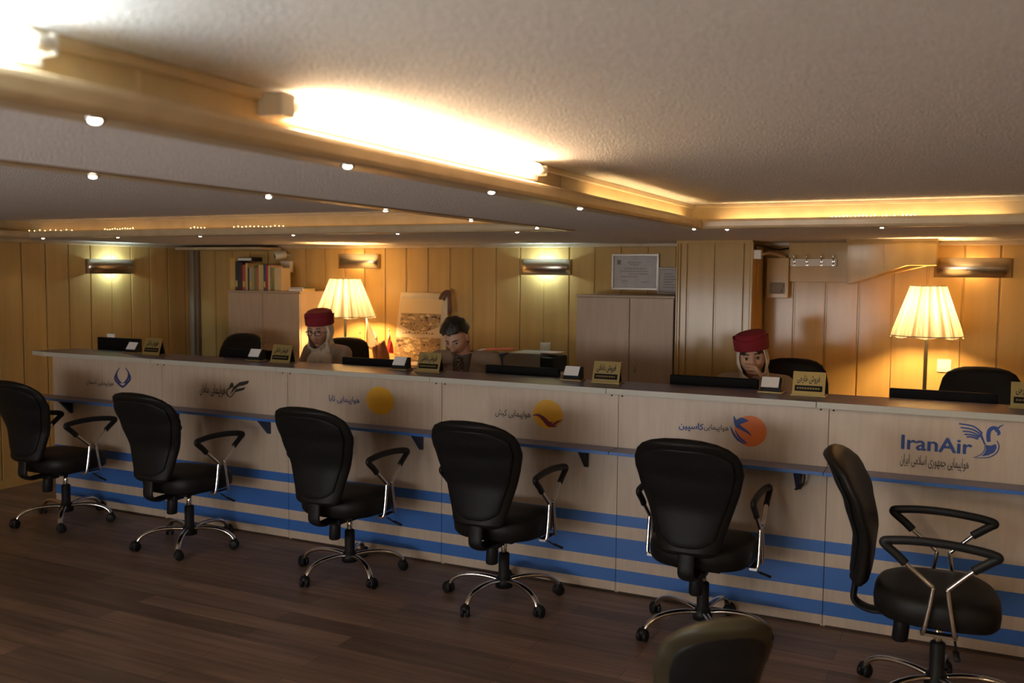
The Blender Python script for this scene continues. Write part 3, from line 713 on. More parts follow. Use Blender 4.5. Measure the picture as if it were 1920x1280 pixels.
# ------------------------------------------------------------------ people
def capsule(bm, a, b, ra, rb, seg=14):
    a, b = Vector(a), Vector(b)
    tube(bm, [a, b], [ra, rb], seg)
    for p, r in ((a, ra), (b, rb)): uvs(bm, ell(p, (r, r, r)), seg, 8)
def remesh(bm, voxel, smooth=2):
    me = bpy.data.meshes.new('tmp'); bm.to_mesh(me); bm.free()
    o = bpy.data.objects.new('tmp', me); col.objects.link(o)
    md = o.modifiers.new('r', 'REMESH'); md.mode = 'VOXEL'; md.voxel_size = voxel; md.use_smooth_shade = True
    dg = bpy.context.evaluated_depsgraph_get(); m2 = bpy.data.meshes.new_from_object(o.evaluated_get(dg))
    bpy.data.objects.remove(o); bpy.data.meshes.remove(me)
    out_ = NB(); out_.from_mesh(m2); bpy.data.meshes.remove(m2)
    for _ in range(smooth): bmesh.ops.smooth_vert(out_, verts=out_.verts, factor=.5, use_axis_x=True, use_axis_y=True, use_axis_z=True)
    return out_
def smooth_rim(bm, n_):
    for _ in range(n_):
        new = {}
        for v in bm.verts:
            nbr = [e.other_vert(v) for e in v.link_edges if e.is_boundary]
            if len(nbr) == 2: new[v] = v.co*.4+(nbr[0].co+nbr[1].co)*.3
        for v, c_ in new.items(): v.co = c_
def gs(x, s): return math.exp(-(x/s)**2)
def face_warp(p, open_mouth=0):
    """unit sphere direction -> head surface, facing +y"""
    x, y, z = p.x*.074, p.y*.094, p.z*.117
    if z < 0:
        t = min(1, -z/.117); k = t*t*(3-2*t)
        x *= 1-.30*k
        if y < 0: y *= 1-.42*k
        else: y *= 1-.06*k
    if y > 0:
        y *= .97+.03*gs(z-.02, .06)
        X = abs(x)
        y += .024*gs(x, .011+.006*max(0, min(1, (.02-z)/.05)))*max(0, 1-abs((z+.030)/.052))**.8*(1 if z > -.052 else .5)
        y += .007*gs(x, .012)*gs(z-.012, .02)
        y += .010*gs(X-.013, .009)*gs(z+.036, .010)
        y -= .011*gs(X-.032, .017)*gs(z-.008, .013)
        y += .005*gs(X-.030, .026)*gs(z-.033, .009)
        y += .006*gs(X-.046, .016)*gs(z+.024, .018)
        y += .006*gs(x, .024)*(gs(z+.057, .007)+gs(z+.070, .008))-.004*gs(x, .026)*gs(z+.0635, .0025)
        y -= .004*gs(x, .03)*gs(z+.084, .008)
        y += .009*gs(x, .026)*gs(z+.103, .014)
    return Vector((x, y, z))
def head(bm, M):
    r = bmesh.ops.create_uvsphere(bm, u_segments=88, v_segments=64, radius=1)
    for v in r['verts']: v.co = M @ face_warp(v.co)
    for s in (-1, 1):
        uvs(bm, M @ ell((s*.076, -.008, -.006), (.008, .020, .031), Matrix.Rotation(s*R(18), 4, 'Z') @ Matrix.Rotation(R(-10), 4, 'X')), 16, 12)
    capsule(bm, M @ Vector((0, -.022, -.06)), M @ Vector((0, -.03, -.10)), .050, .052)
def hand(bm, wrist, knuck, across, fdir, pal, curl, side=1):
    """palm from wrist to knuckle centre; across points from little finger to index; pal = palm normal"""
    W, K, A, D, N = Vector(wrist), Vector(knuck), Vector(across).normalized(), Vector(fdir).normalized(), Vector(pal).normalized()
    for t in (-.032, -.011, .011, .032): capsule(bm, W+A*t*.62, K+A*t, .0135, .0115, 10)
    for t, L, r in ((.0345, .072, .0082), (.0115, .080, .0084), (-.0115, .074, .0081), (-.0345, .058, .0072)):
        p = K+A*t; d = D.copy(); ax = d.cross(N).normalized()
        d = Matrix.Rotation(R(t*160), 3, N) @ d
        for k, f in enumerate((.45, .30, .25)):
            d = Matrix.Rotation(curl*(.7 if k == 0 else 1), 3, ax) @ d
            q = p+d*L*f; capsule(bm, p, q, r*(1-.07*k), r*(1-.07*(k+1)), 10); p = q
    p = W+(K-W)*.3+A*.026; q = W+(K-W)*.75+A*.052+N*.012; e = q+(D*.7+A*.25+N*.35).normalized()*.034
    capsule(bm, p, q, .0135, .0105, 10); capsule(bm, q, e, .0105, .0085, 10)
def person(label, loc, rz, hc, hrot, arms, cloth, female, seat=.49):
    """loc: floor point below the hips; local +y is where the body faces; hc: head centre (local); hrot: head euler (x, y, z)"""
    t = thing('person', label, 'person', (loc[0], loc[1], 0), rz)
    HM = Matrix.Translation(hc) @ Matrix.Rotation(hrot[2], 4, 'Z') @ Matrix.Rotation(hrot[0], 4, 'X') @ Matrix.Rotation(hrot[1], 4, 'Y')
    hc = Vector(hc); nb = Vector((hc.x*.6, hc.y-.05, hc.z-.165)); nb.y = min(nb.y, hc.y*.6+.0)
    zs_ = nb.z+.030; sw = .168 if female else .195
    pel = Vector((0, -.03, seat+.10)); sh = {s: Vector((nb.x+s*sw, nb.y-.012, zs_-.02)) for s in (-1, 1)}
    chest = (nb+pel)*.5+Vector((0, .0, .10))
    def torso(bm, g):
        uvs(bm, ell(chest+Vector((0, .0, .02)), (sw-.005+g, .105+g, .19+g)), 32, 20)
        uvs(bm, ell((pel+chest)*.5+Vector((0, .01, -.03)), (sw-.03+g, .10+g, .20)), 32, 20)
        uvs(bm, ell(pel, (.165+g, .115+g, .12+g)), 32, 20)
        for s in (-1, 1): capsule(bm, nb+Vector((s*.03, -.012, .025)), sh[s], .052+g*.6, .050+g)
    bm = NB(); head(bm, HM); capsule(bm, HM @ Vector((0, -.03, -.09)), nb, .050, .056); torso(bm, -.008)
    for s in (-1, 1):
        el, wr = Vector(arms[s]['elbow']), Vector(arms[s]['wrist'])
        capsule(bm, sh[s], el, .044, .036); capsule(bm, el, wr, .036, .026)
        hand(bm, wr, arms[s]['knuck'], arms[s]['across'], arms[s]['fdir'], arms[s]['pal'], arms[s].get('curl', .35), s)
        kn, an = Vector((s*.12, .40, seat+.05)), Vector((s*.12, .36, .09))
        capsule(bm, Vector((s*.09, .0, seat+.09)), kn, .078, .055); capsule(bm, kn, an, .052, .036)
        capsule(bm, an+Vector((0, -.02, -.035)), an+Vector((0, .15, -.055)), .034, .028)
    bm = remesh(bm, .0034, 1); obj('body', bm, skin_m, t, True)
    # jacket
    bm = NB(); torso(bm, .012)
    for s in (-1, 1):
        el, wr = Vector(arms[s]['elbow']), Vector(arms[s]['wrist']); cu = el+(wr-el)*.93
        capsule(bm, sh[s], el, .060, .050); capsule(bm, el, cu, .050, .037)
    bm = remesh(bm, .007, 3)
    nk = nb+Vector((0, .05, .06)); lp = chest+Vector((0, .12, .02))
    # neckline opened in a V
    dead = [v for v in bm.verts if v.co.y > nb.y+.03 and v.co.z > lp.z and abs(v.co.x-nb.x) < (.012 if female else .018)+.055*(v.co.z-lp.z)/(nk.z-lp.z)]
    dead += [v for v in bm.verts if (v.co-(nb+Vector((0, .02, .085)))).length < .066]
    bmesh.ops.delete(bm, geom=list(set(dead)), context='VERTS')
    smooth_rim(bm, 8)
    jo = obj('jacket', bm, cloth, t, True)
    # trousers or skirt
    bm = NB(); uvs(bm, ell(pel, (.178, .128, .125)), 32, 20)
    for s in (-1, 1):
        kn, an = Vector((s*.12, .40, seat+.05)), Vector((s*.12, .36, .09))
        capsule(bm, Vector((s*.09, .0, seat+.09)), kn, .090, .068); capsule(bm, kn, an+Vector((0, 0, .04)), .064, .050)
    bm = remesh(bm, .009, 2); obj('trousers', bm, cloth, t, True)
    bm = NB()
    for s in (-1, 1):
        an = Vector((s*.12, .36, .09)); capsule(bm, an+Vector((0, -.02, -.035)), an+Vector((0, .16, -.055)), .043, .034)
    for v in bm.verts: v.co.z = max(v.co.z, .002)
    obj('shoe', bm, leather, t, True)
    # eyes, brows, lips
    hd = []
    for s in (-1, 1):
        bm = NB(); V = uvs(bm, ell((s*.031, .0705, .008), (.0118, .0118, .0118)), 20, 14)
        for f in bm.faces:
            if (f.calc_center_median()-Vector((s*.031, .0705, .008))).normalized().y > .74: f.material_index = 1
        bm.transform(HM); obj('eye', bm, [eye_w, iris_m], t)
        bm = NB(); pts = []
        for k in range(7):
            u = s*(.012+.036*k/6); z = .031+.004*math.sin(k/6*math.pi)-.001*k/6; pts.append((u, face_y(u, z)+.001, z))
        tube(bm, pts, [.0018, .003, .0034, .0034, .003, .0022, .001], 8); bm.transform(HM); obj('eyebrow', bm, hair_m, t)
        bm = NB(); pts = []
        for k in range(7):
            u = s*(.018+.026*k/6); z = .0125+.0045*math.sin(k/6*math.pi); pts.append((u, max(face_y(u, z), .0705+math.sqrt(max(0, .0118**2-(u-s*.031)**2-(z-.008)**2)))+.0006, z))
        tube(bm, pts, .0016, 6); bm.transform(HM); obj('eyelid', bm, hair_m if female else skin_m, t)
    bm = NB()
    for zc, h in ((-.057, .0052), (-.070, .0062)):
        rows = []
        for k in range(9):
            u = -.023+.046*k/8; hh = h*math.sqrt(max(.02, 1-(u/.0235)**2)); rows.append([(u, face_y(u, zc+hh*math.cos(a))+.0012, zc*.98-.001+hh*math.cos(a)+.0*u) for a in (0, .6, 1.2, 1.9, 2.5, 3.14)])
        V = [[bm.verts.new(p) for p in r] for r in rows]
        for A, B in zip(V, V[1:]):
            for k in range(5): bm.faces.new((A[k], A[k+1], B[k+1], B[k])).smooth = True
    bm.transform(HM); obj('lips', bm, lip_m, t)
    return t, HM, nb, chest
from functools import lru_cache
@lru_cache(None)
def face_y(x, z):
    """front of the face at x, z"""
    best = .08; d = Vector((x/.074, 0, z/.117)); lo = 0
    for it in range(12):
        dx, dz = d.x, d.z; r2 = min(.999, dx*dx+dz*dz); q = face_warp(Vector((dx, math.sqrt(1-r2), dz)))
        d.x += (x-q.x)/.074; d.z += (z-q.z)/.117; best = q.y
    return best
def scarf(t, HM, nb, chest, nseed):
    bm = NB(); uvs(bm, HM @ ell((0, -.014, -.002), (.090, .112, .130)), 40, 28)
    uvs(bm, HM @ ell((0, .012, -.085), (.078, .088, .060)), 40, 28)
    inv = HM.inverted()
    capsule(bm, HM @ Vector((0, -.02, -.07)), nb+Vector((0, .01, .0)), .082, .088, 24)
    uvs(bm, ell(nb+Vector((0, .035, -.05)), (.125, .095, .085)), 40, 24)
    uvs(bm, ell(nb+Vector((.01, .085, -.13)), (.075, .045, .115)), 32, 20)
    bm = remesh(bm, .0055, 3)
    rnd = random.Random(nseed); ph = rnd.random()*6
    for v in bm.verts:
        q = inv @ v.co; a = math.atan2(q.x, q.y)
        if q.z < .09:
            dirn = Vector((q.x, q.y, 0)); dirn = dirn.normalized() if dirn.length > 1e-5 else dirn
            f = .0032*math.sin(a*9+q.z*22+ph)+.0026*math.sin(a*15-q.z*35+2*ph)+.004*math.sin(q.z*58+a*2.2)*(1 if q.z < -.09 else .2)
            v.co += (HM.to_3x3() @ dirn)*f
    dead = [v for v in bm.verts if (lambda q: q.y > .016 and (q.x/.0745)**2+((q.z+.006)/.103)**2 < 1)(inv @ v.co)]
    bmesh.ops.delete(bm, geom=dead, context='VERTS')
    smooth_rim(bm, 14)
    o = obj('headscarf', bm, scarf_m, t, True); md = o.modifiers.new('s', 'SOLIDIFY'); md.thickness = .003
def hat(t, HM, nz):
    bm = NB(); N = 48
    rows = []
    for z, k in ((.056, 1.0), (.060, 1.02), (.10, 1.035), (.128, 1.05), (.131, 1.045), (.129, 1.0), (.118, .97)):
        ring = []
        for i in range(N):
            a = 2*math.pi*i/N; c, s = math.cos(a), math.sin(a)
            dz = (.010*math.cos(2*a+.4)-.004 if z > .09 else 0)
            ring.append((c*.098*k, s*.118*k-.012, z+dz))
        rows.append(ring)
    loft(bm, rows, cap=True)
    rows = []
    for z, k in ((.10, .93), (.135, .93), (.148, .88), (.155, .72), (.157, .4), (.1575, .1)):
        rows.append([(math.cos(2*math.pi*i/N)*.098*k, math.sin(2*math.pi*i/N)*.118*k-.012, z+.006*math.cos(2*math.pi*i/N+nz)) for i in range(N)])
    loft(bm, rows); bm.transform(HM @ Matrix.Rotation(R(-3), 4, 'X')); obj('hat', bm, burg, t, True)
def hair_cap(t, HM, keep, grow, nm='hair', nois=.004, sm=1):
    bm = NB(); r = bmesh.ops.create_uvsphere(bm, u_segments=96, v_segments=70, radius=1); dead = []
    for v in r['verts']:
        q = face_warp(v.co.copy()); d = Vector((q.x, q.y+.01, max(q.z, -.03)*.9)).normalized(); n_ = v.co
        e = grow(q); 
        if not keep(q): dead.append(v)
        k = nois*(math.sin(60*q.x+25*q.y)*math.sin(48*q.y-30*q.z)+.6*math.sin(130*q.x+90*q.z))
        v.co = q+d*(e+k*(1 if e > .006 else .2))
    bmesh.ops.delete(bm, geom=dead, context='VERTS'); bm.transform(HM)
    o = obj(nm, bm, hair_m, t, True); md = o.modifiers.new('s', 'SOLIDIFY'); md.thickness = .006; md.offset = -1
desk = .79
def rest(s, x=.0, y=.36):      # forearm resting on the work surface
    return {'elbow': (s*.24, .10, desk+.02), 'wrist': (s*.13+x, y, desk+.005), 'knuck': (s*.10+x, y+.085, desk+.012), 'across': (-s, .15, .1), 'fdir': (-s*.2, 1, -.05), 'pal': (0, 0, -1), 'curl': .3}
# woman with glasses, turned to the left of the photo
th = R(138)
t, HM, nb, ch = person('woman in burgundy hat, cream headscarf and glasses, seated, looking left', (-4.16, 5.52), R(172), (.03, .05, 1.262), (R(-5), R(0), R(20)),
    {1: rest(1), -1: rest(-1)}, taupe, True)
scarf(t, HM, nb, ch, 3); hat(t, HM, 1.0)
hair_cap(t, HM, lambda q: q.z > (.064 if q.y > -.02 else .02), lambda q: .005, nois=.001)
bm = NB()
for s in (-1, 1):
    ring = [(s*.033+.0225*sell(a, .8)[0], .104-.2*abs(s*.033+.0225*sell(a, .8)[0])+.004, .002+.018*sell(a, .8)[1]) for a in [2*math.pi*k/28 for k in range(29)]]
    tube(bm, ring, .0021, 8)
    tube(bm, [(s*.056, .096, .006), (s*.074, .075, .008), (s*.080, .0, .004)], .002, 8)
tube(bm, [(-.011, .106, .005), (0, .108, .007), (.011, .106, .005)], .002, 8)
bm.transform(HM); obj('glasses', bm, nmat('dark_frame', (.02, .012, .01), .25), t, True)
# man looking down
def mgrow(q): return .024+.020*max(0, q.z/.117)+.010*max(0, q.y/.1)*max(0, q.z/.1) if q.z > .03 else .009
t, HM, nb, ch = person('man with short dark hair in taupe jacket and tie, looking down at desk', (-2.99, 5.60), R(188), (.085, .12, 1.262), (R(-32), R(4), R(-3)),
    {1: rest(1), -1: rest(-1)}, taupe, False)
hair_cap(t, HM, lambda q: (q.z > .066+.004*math.sin(170*q.x)+.003*math.sin(90*q.x+1) if q.y > .045 else (q.z > .066-1.0*(.045-q.y) if q.y > -.02 else q.z > -.062)) , mgrow, nois=.004)
shirt_m = nmat('grey_shirt', (.17, .14, .13), .8)
bm = NB(); rows = []
for k in range(12):
    s = k/11; z = nb.z+.045-s*.30; y = nb.y+.062+.05*s+.02*math.sin(s*2.5); wv = .065-.02*s
    rows.append([(nb.x+wv*u, y-.03*u*u-.01*abs(u), z+.018*abs(u)*(1-s)) for u in (-1, -.6, -.2, .2, .6, 1)])
V = [[bm.verts.new(p) for p in r] for r in rows]
for A, B in zip(V, V[1:]):
    for k in range(5): bm.faces.new((A[k], A[k+1], B[k+1], B[k])).smooth = True
o = obj('shirt', bm, shirt_m, t); o.modifiers.new('s', 'SOLIDIFY').thickness = .003
bm = NB()
tie_m = vary(nmat('patterned_tie', (.05, .03, .02), .6), (.015, .012, .012), (.30, .2, .12), 90, contrast=(.45, .6))
tube(bm, [(nb.x, nb.y+.072, nb.z+.032), (nb.x, nb.y+.084, nb.z+.005)], 1, 10, flat=(.020, .010, (0, 1, 0)))
tube(bm, [(nb.x, nb.y+.084, nb.z+.005), (nb.x, nb.y+.108, nb.z-.10), (nb.x, nb.y+.125, nb.z-.26)], 1, 10, flat=(.028, .005, (0, 1, 0))); obj('tie', bm, tie_m, t)
# woman covering her mouth; local x runs to the left of the photo
LH = Matrix.Rotation(R(186), 4, 'Z'); bx_, by_ = -1.085, 5.56
def loc_(x, y, z): return LH.inverted() @ Vector((x-bx_, y-by_, z))
def dir_(x, y, z): return LH.inverted() @ Vector((x, y, z))
hc = loc_(-1.100, 5.50, 1.212)
am = {'elbow': loc_(-.87, 5.36, .845), 'wrist': loc_(-.985, 5.352, 1.082), 'knuck': loc_(-1.038, 5.358, 1.148), 'across': dir_(-.55, 0, .8), 'fdir': dir_(-.95, .10, .02), 'pal': dir_(0, 1, 0), 'curl': .22}
# her left arm is local side +1 or -1 according to which side of the body points to world +x
sgn = 1 if dir_(1, 0, 0).x > 0 else -1
t, HM, nb, ch = person('woman in burgundy hat and cream headscarf covering her mouth with one hand', (bx_, by_), R(186), hc, (R(-2), R(7), R(4)),
    {sgn: am, -sgn: rest(-sgn)}, taupe, True)
scarf(t, HM, nb, ch, 9); hat(t, HM, 2.6)
hair_cap(t, HM, lambda q: q.z > .030 and (q.y < .082 or q.z > .05), lambda q: .005, nois=.001)
# ------------------------------------------------------------------ furniture and small things along the back wall
def cabinet(x0, x1, y0, z1, doors, label, lock=None, mat=None):
    t = thing('cabinet', label, 'cabinet', ((x0+x1)/2, (y0+YB-.03)/2, 0)); ox, oy = (x0+x1)/2, (y0+YB-.03)/2
    bm = bx(x0-ox, x1-ox, y0+.02-oy, YB-.03-oy, .06, z1, bev=.002); box(bm, x0+.02-ox, x1-.02-ox, y0+.05-oy, YB-.06-oy, 0, .06); obj('body', bm, cab_m, t)
    obj('top_board', bx(x0-.006-ox, x1+.006-ox, y0-.004-oy, YB-.025-oy, z1, z1+.012, bev=.002), cab_m, t)
    for k, (a, e) in enumerate(zip(doors, doors[1:])):
        d = obj('door', bx(a+.0025-ox, e-.0025-ox, y0-oy, y0+.018-oy, .065, z1-.006, bev=.0015), cab_m, t)
        if lock:
            hx = e-.05 if k == 0 else a+.05; bm = NB(); lathe(bm, [(.001, 0), (.011, 0), (.011, .012), (.001, .012)], 16); bm.transform(Matrix.Translation((hx-ox, y0-oy, lock)) @ Matrix.Rotation(R(90), 4, 'X')); obj('lock', bm, steel, d)
            bm = NB(); tube(bm, [(hx-ox, y0-.012-oy, lock-.03), (hx-ox, y0-.03-oy, lock-.04), (hx-ox, y0-.012-oy, lock-.06)], .005, 8); obj('handle', bm, steel, d)
    return t
cabinet(-5.85, -5.06, 6.33, 1.515, (-5.85, -5.461, -5.06), 'tall brown two-door cabinet with books on top, at the left', 1.1)
cabinet(-2.536, -1.81, 6.31, 1.535, (-2.536, -2.130, -1.81), 'tall brown two-door cabinet with framed certificates on top, beside the column', 1.07)
t = thing('low_cabinet', 'low cabinet against the back wall carrying the printer and flags', 'cabinet', (-3.45, 6.5, 0))
bm = bx(-1.025, .84, -.20, .22, .05, .965, bev=.003); obj('body', bm, cab_m, t)
for k in range(4): obj('door', bx(-1.02+k*.465, -.56+k*.465, -.218, -.20, .07, .95, bev=.002), cab_m, t)
# books on the left cabinet
pal = [(.62, .36, .10), (.03, .04, .05), (.04, .03, .04), (.10, .02, .03), (.45, .08, .05), (.55, .42, .16), (.03, .02, .02), (.40, .34, .30), (.42, .30, .10), (.20, .22, .10), (.40, .16, .08), (.65, .42, .26), (.55, .48, .16), (.04, .09, .16), (.40, .03, .05), (.70, .50, .30), (.22, .24, .11), (.62, .48, .28)]
bname = ['tan wide', 'black tall', 'charcoal', 'dark maroon', 'brick red', 'ochre', 'black thin', 'grey', 'olive tan', 'moss green', 'rust', 'salmon', 'mustard', 'navy', 'crimson', 'peach', 'dark olive', 'pale tan']
wd = [.062, .030, .027, .026, .034, .026, .018, .030, .024, .022, .028, .028, .026, .026, .026, .022, .024, .080]
hh = [.285, .255, .25, .245, .225, .24, .20, .205, .21, .20, .205, .225, .225, .228, .225, .22, .20, .20]
x = -5.925+.025
for k, (c, w_, h_) in enumerate(zip(pal, wd, hh)):
    t = thing('book', bname[k]+' book standing on the left cabinet, number %d from the left' % (k+1), 'book', (x+w_/2, 6.5, 1.527), 0, 'books on the left cabinet')
    t['label'] = bname[k]+' upright book on the left cabinet'+(', leftmost' if k == 0 else ', first at the right end' if k == 17 else ', right of the %s one' % bname[k-1])
    m = nmat('cover_'+bname[k].replace(' ', '_'), c, .5); dp = .085 if k < 17 else .06
    bm = NB(); box(bm, -w_/2+.0008, -w_/2+.003, -dp, dp, 0, h_); box(bm, w_/2-.003, w_/2-.0008, -dp, dp, 0, h_); box(bm, -w_/2+.0008, w_/2-.0008, -dp-.002, -dp+.001, 0, h_, bev=.0008); obj('cover', bm, m, t)
    obj('pages', bx(-w_/2+.0032, w_/2-.0032, -dp+.002, dp-.005, .003, h_-.004), paper, t)
    if k in (0, 1, 4, 7, 13):
        obj('spine_label', bx(-w_/2+.004, w_/2-.004, -dp-.003, -dp-.001, .03, .03+h_*.22), nmat('spine_label_m', (.6, .45, .15), .6) if 'spine_label_m' not in MATS else MATS['spine_label_m'], t)
    x += w_
t = thing('binder', 'black box file lying across the tops of the dark books', 'binder', (-5.785, 6.52, 1.527+.257)); obj('cover', bx(-.055, .105, -.07, .07, 0, .035, bev=.003), blackp, t); obj('pages', bx(-.05, .1, -.069, -.072, .006, .028), paper, t)
t = thing('book_stack', 'flat book lying on the left cabinet, lower of the two', 'book', (-5.14, 6.46, 1.527), R(4), 'flat books on the left cabinet'); t.name = 'book'
obj('cover', bx(-.07, .075, -.09, .09, 0, .026, bev=.002), nmat('beige_cover', (.5, .38, .2), .5), t); obj('pages', bx(-.068, .0765, -.088, -.0915, .004, .022), paper, t)
t = thing('book', 'thin dark flat book lying on the left cabinet, upper of the two', 'book', (-5.13, 6.47, 1.553), R(-6), 'flat books on the left cabinet')
obj('cover', bx(-.075, .075, -.085, .085, 0, .010, bev=.001), nmat('dark_green_cover', (.05, .07, .04), .5), t); obj('pages', bx(-.073, .0765, -.083, -.0865, .002, .008), paper, t)
# security camera and junction box
t = thing('security_camera', 'small white security camera on the wall above the books', 'camera', (-5.53, YB, 1.845))
bm = NB(); tube(bm, [(.03, -.001, .0), (.03, -.02, 0), (.02, -.05, .0)], [.022, .014, .010], 16); obj('bracket', bm, white_p, t)
bm = NB(); tube(bm, [(.03, -.05, .004), (-.03, -.125, -.010), (-.033, -.128, -.011)], [.030, .033, .028], 24); obj('housing', bm, white_p, t)
bm = NB(); tube(bm, [(-.030, -.124, -.010), (-.036, -.132, -.0115)], [.022, .018], 20); obj('lens', bm, blackp, t)
o = obj('junction_box', bx(-5.57, -5.46, YB-.05, YB, 1.69, 1.79, bev=.005), white_p); meta(o, 'white junction box on the wall below the security camera', 'box')
def plate(x, z, label):
    t = thing('light_switch', label, 'light switch', (x, YB, z)); obj('plate', bx(-.042, .042, -.009, 0, -.042, .042, bev=.003), white_p, t); obj('rocker', bx(-.022, .022, -.013, -.008, -.026, .026, bev=.002), white_p, t)
plate(-2.97, 1.11, 'square cream switch plate on the wall above the printer'); plate(-.105, 1.115, 'square cream switch plate on the wall right of the right lamp pole')
# framed certificates on the right cabinet
steel_f = nmat('silver_frame', (.40, .36, .32), .35, .6); cert_m = vary(nmat('certificate', (.42, .39, .37), .4), (.38, .35, .33), (.46, .43, .41), 14)
inkg = nmat('grey_print', (.20, .17, .15), .6)
t = thing('framed_certificate', 'wide framed certificate hanging above the right cabinet', 'picture', (-2.235, YB, 1.715)); t.rotation_euler = (0, 0, 0)
bm = NB()
for q in ((-.185, .185, -.135, -.118), (-.185, .185, .118, .135), (-.185, -.168, -.118, .118), (.168, .185, -.118, .118)): box(bm, q[0], q[1], -.025, -.002, q[2], q[3], bev=.002)
obj('frame', bm, steel_f, t); obj('sheet', bx(-.168, .168, -.012, -.004, -.118, .118), cert_m, t)
bm = NB(); rd = random.Random(2)
for z, a, e in ((.07, -.06, .05), (.055, -.04, .03), (.025, -.09, .09), (.005, -.12, .10), (-.015, -.05, .11), (-.035, -.11, .02), (-.07, -.1, -.06), (-.075, .05, .10)):
    xx = a
    while xx < e:
        w2 = rd.uniform(.008, .022); box(bm, xx, min(e, xx+w2), -.0128, -.012, z-.003, z+.003); xx += w2+.005
box(bm, -.145, -.115, -.0128, -.012, .055, .09); obj('print', bm, inkg, t)
t = thing('framed_certificate', 'upright framed certificate leaning half behind the column, right of the wide one', 'picture', (-1.96, YB-.05, 1.55)); t.rotation_euler = (R(-6), 0, 0)
bm = NB()
for q in ((-.09, .09, 0, .014), (-.09, .09, .186, .20), (-.09, -.076, .014, .186), (.076, .09, .014, .186)): box(bm, q[0], q[1], -.012, .006, q[2], q[3], bev=.002)
obj('frame', bm, steel_f, t); obj('sheet', bx(-.076, .076, -.006, .002, .014, .186), cert_m, t)
bm = NB()
for k in range(6): box(bm, -.045, .05-.012*(k % 3), -.0068, -.006, .05+k*.02, .055+k*.02)
obj('print', bm, inkg, t)
# coat rail
t = thing('coat_rail', 'wooden coat rail with four metal hooks on the board left of the slanted box', 'coat rack', (-.945, 6.70, 1.788))
obj('board', bx(-.155, .155, -.016, 0, -.028, .028, bev=.003), wood_trim, t)
for xx in (-.125, -.04, .055, .132):
    bm = NB(); box(bm, xx-.008, xx+.008, -.019, -.016, -.022, .022, bev=.001); tube(bm, spline([(xx, -.018, .008), (xx, -.035, .012), (xx, -.048, .03), (xx, -.05, .045)], 4), .004, 8); tube(bm, spline([(xx, -.018, -.006), (xx, -.032, -.016), (xx, -.042, -.006)], 4), .004, 8)
    uvs(bm, ell((xx, -.05, .047), (.006, .006, .006)), 10, 8); uvs(bm, ell((xx, -.042, -.004), (.007, .007, .007)), 10, 8); obj('hook', bm, nmat('pale_metal', (.8, .76, .65), .2, 1) if 'pale_metal' not in MATS else MATS['pale_metal'], t)
# meter box, small white device and cable by the column
t = thing('wall_box', 'wooden wall box with a glazed lower front, right of the column', 'box', (-1.178, 6.70, 1.67))
bm = NB(); box(bm, -.075, .075, -.03, .048, -.13, .15, bev=.004); obj('body', bm, wood_wall, t)
bm = NB(); box(bm, -.05, .05, -.035, -.029, -.10, -.02); obj('window', bm, nmat('dull_glass', (.22, .17, .10), .5), t)
bm = NB(); tube(bm, [(-.03, -.036, -.095), (-.045, -.037, -.03)], .003, 6); tube(bm, [(.03, -.036, -.09), (.045, -.037, -.03)], .003, 6); obj('meter', bm, steel, t)
t = thing('sensor_box', 'small white box with a dark cable fixed to the side of the column', 'box', (-1.255, 6.34, 1.835)); obj('case', bx(-.022, .03, -.03, .03, -.03, .03, bev=.004), white_p, t)
bm = NB(); tube(bm, spline([(-.01, .0, .032), (-.012, .01, .062), (.02, .15, .055), (.08, .30, .040), (.14, .36, .050)], 6), .006, 8); obj('cable', bm, blackp, t)
bm = NB(); tube(bm, spline([(.03, .0, .0), (.06, .12, .015), (.09, .30, .002), (.12, .36, -.01)], 6), .010, 8); obj('hose', bm, wood_trim, t)
# printer, folder, papers
t = thing('printer', 'grey desktop printer on the low cabinet right of the man', 'printer', (-2.91, 6.44, .965))
grey = nmat('printer_grey', (.30, .27, .22), .5)
bm = NB(); prism(bm, [(-.20, 0), (-.20, .10), (-.17, .125), (.10, .125), (.10, 0)], (-.16, .16), 'y'); obj('body', bm, grey, t)
obj('lid', bx(-.16, .09, -.15, .15, .125, .138, bev=.004), grey, t); obj('paper_tray', bx(.10, .20, -.15, .14, .0, .115, bev=.012), blackp, t)
bm = NB(); prism(bm, [(-.27, .11), (-.255, .12), (-.205, .02), (-.22, .012)], (-.12, .12), 'y'); obj('side_flap', bm, ink_blue, t)
obj('papers', bx(.08, .19, -.1, .1, .139, .143), nmat('pinkish_paper', (.5, .33, .28), .7), t)
t = thing('folder', 'open red folder lying by the printer, right of the man', 'folder', (-3.24, 6.44, 1.09), R(8)); 
bm = NB(); prism(bm, [(-.10, .012), (-.10, .016), (.12, .03), (.12, .026)], (-.10, .10), 'y'); obj('cover', bm, nmat('red_card', (.62, .09, .05), .6), t)
bm = NB(); prism(bm, [(-.16, .008), (-.16, .010), (.02, .018), (.02, .015)], (-.09, .09), 'y'); obj('papers', bm, paper, t)
t = thing('paper_stack', 'stack of pale papers on the low cabinet behind the man', 'paper', (-3.42, 6.42, .965)); obj('sheets', bx(-.10, .12, -.10, .10, 0, .112, bev=.002), nmat('pale_papers', (.6, .5, .4), .7), t); obj('top_sheet', bx(-.06, .2, -.09, .09, .1125, .118), paper, t)
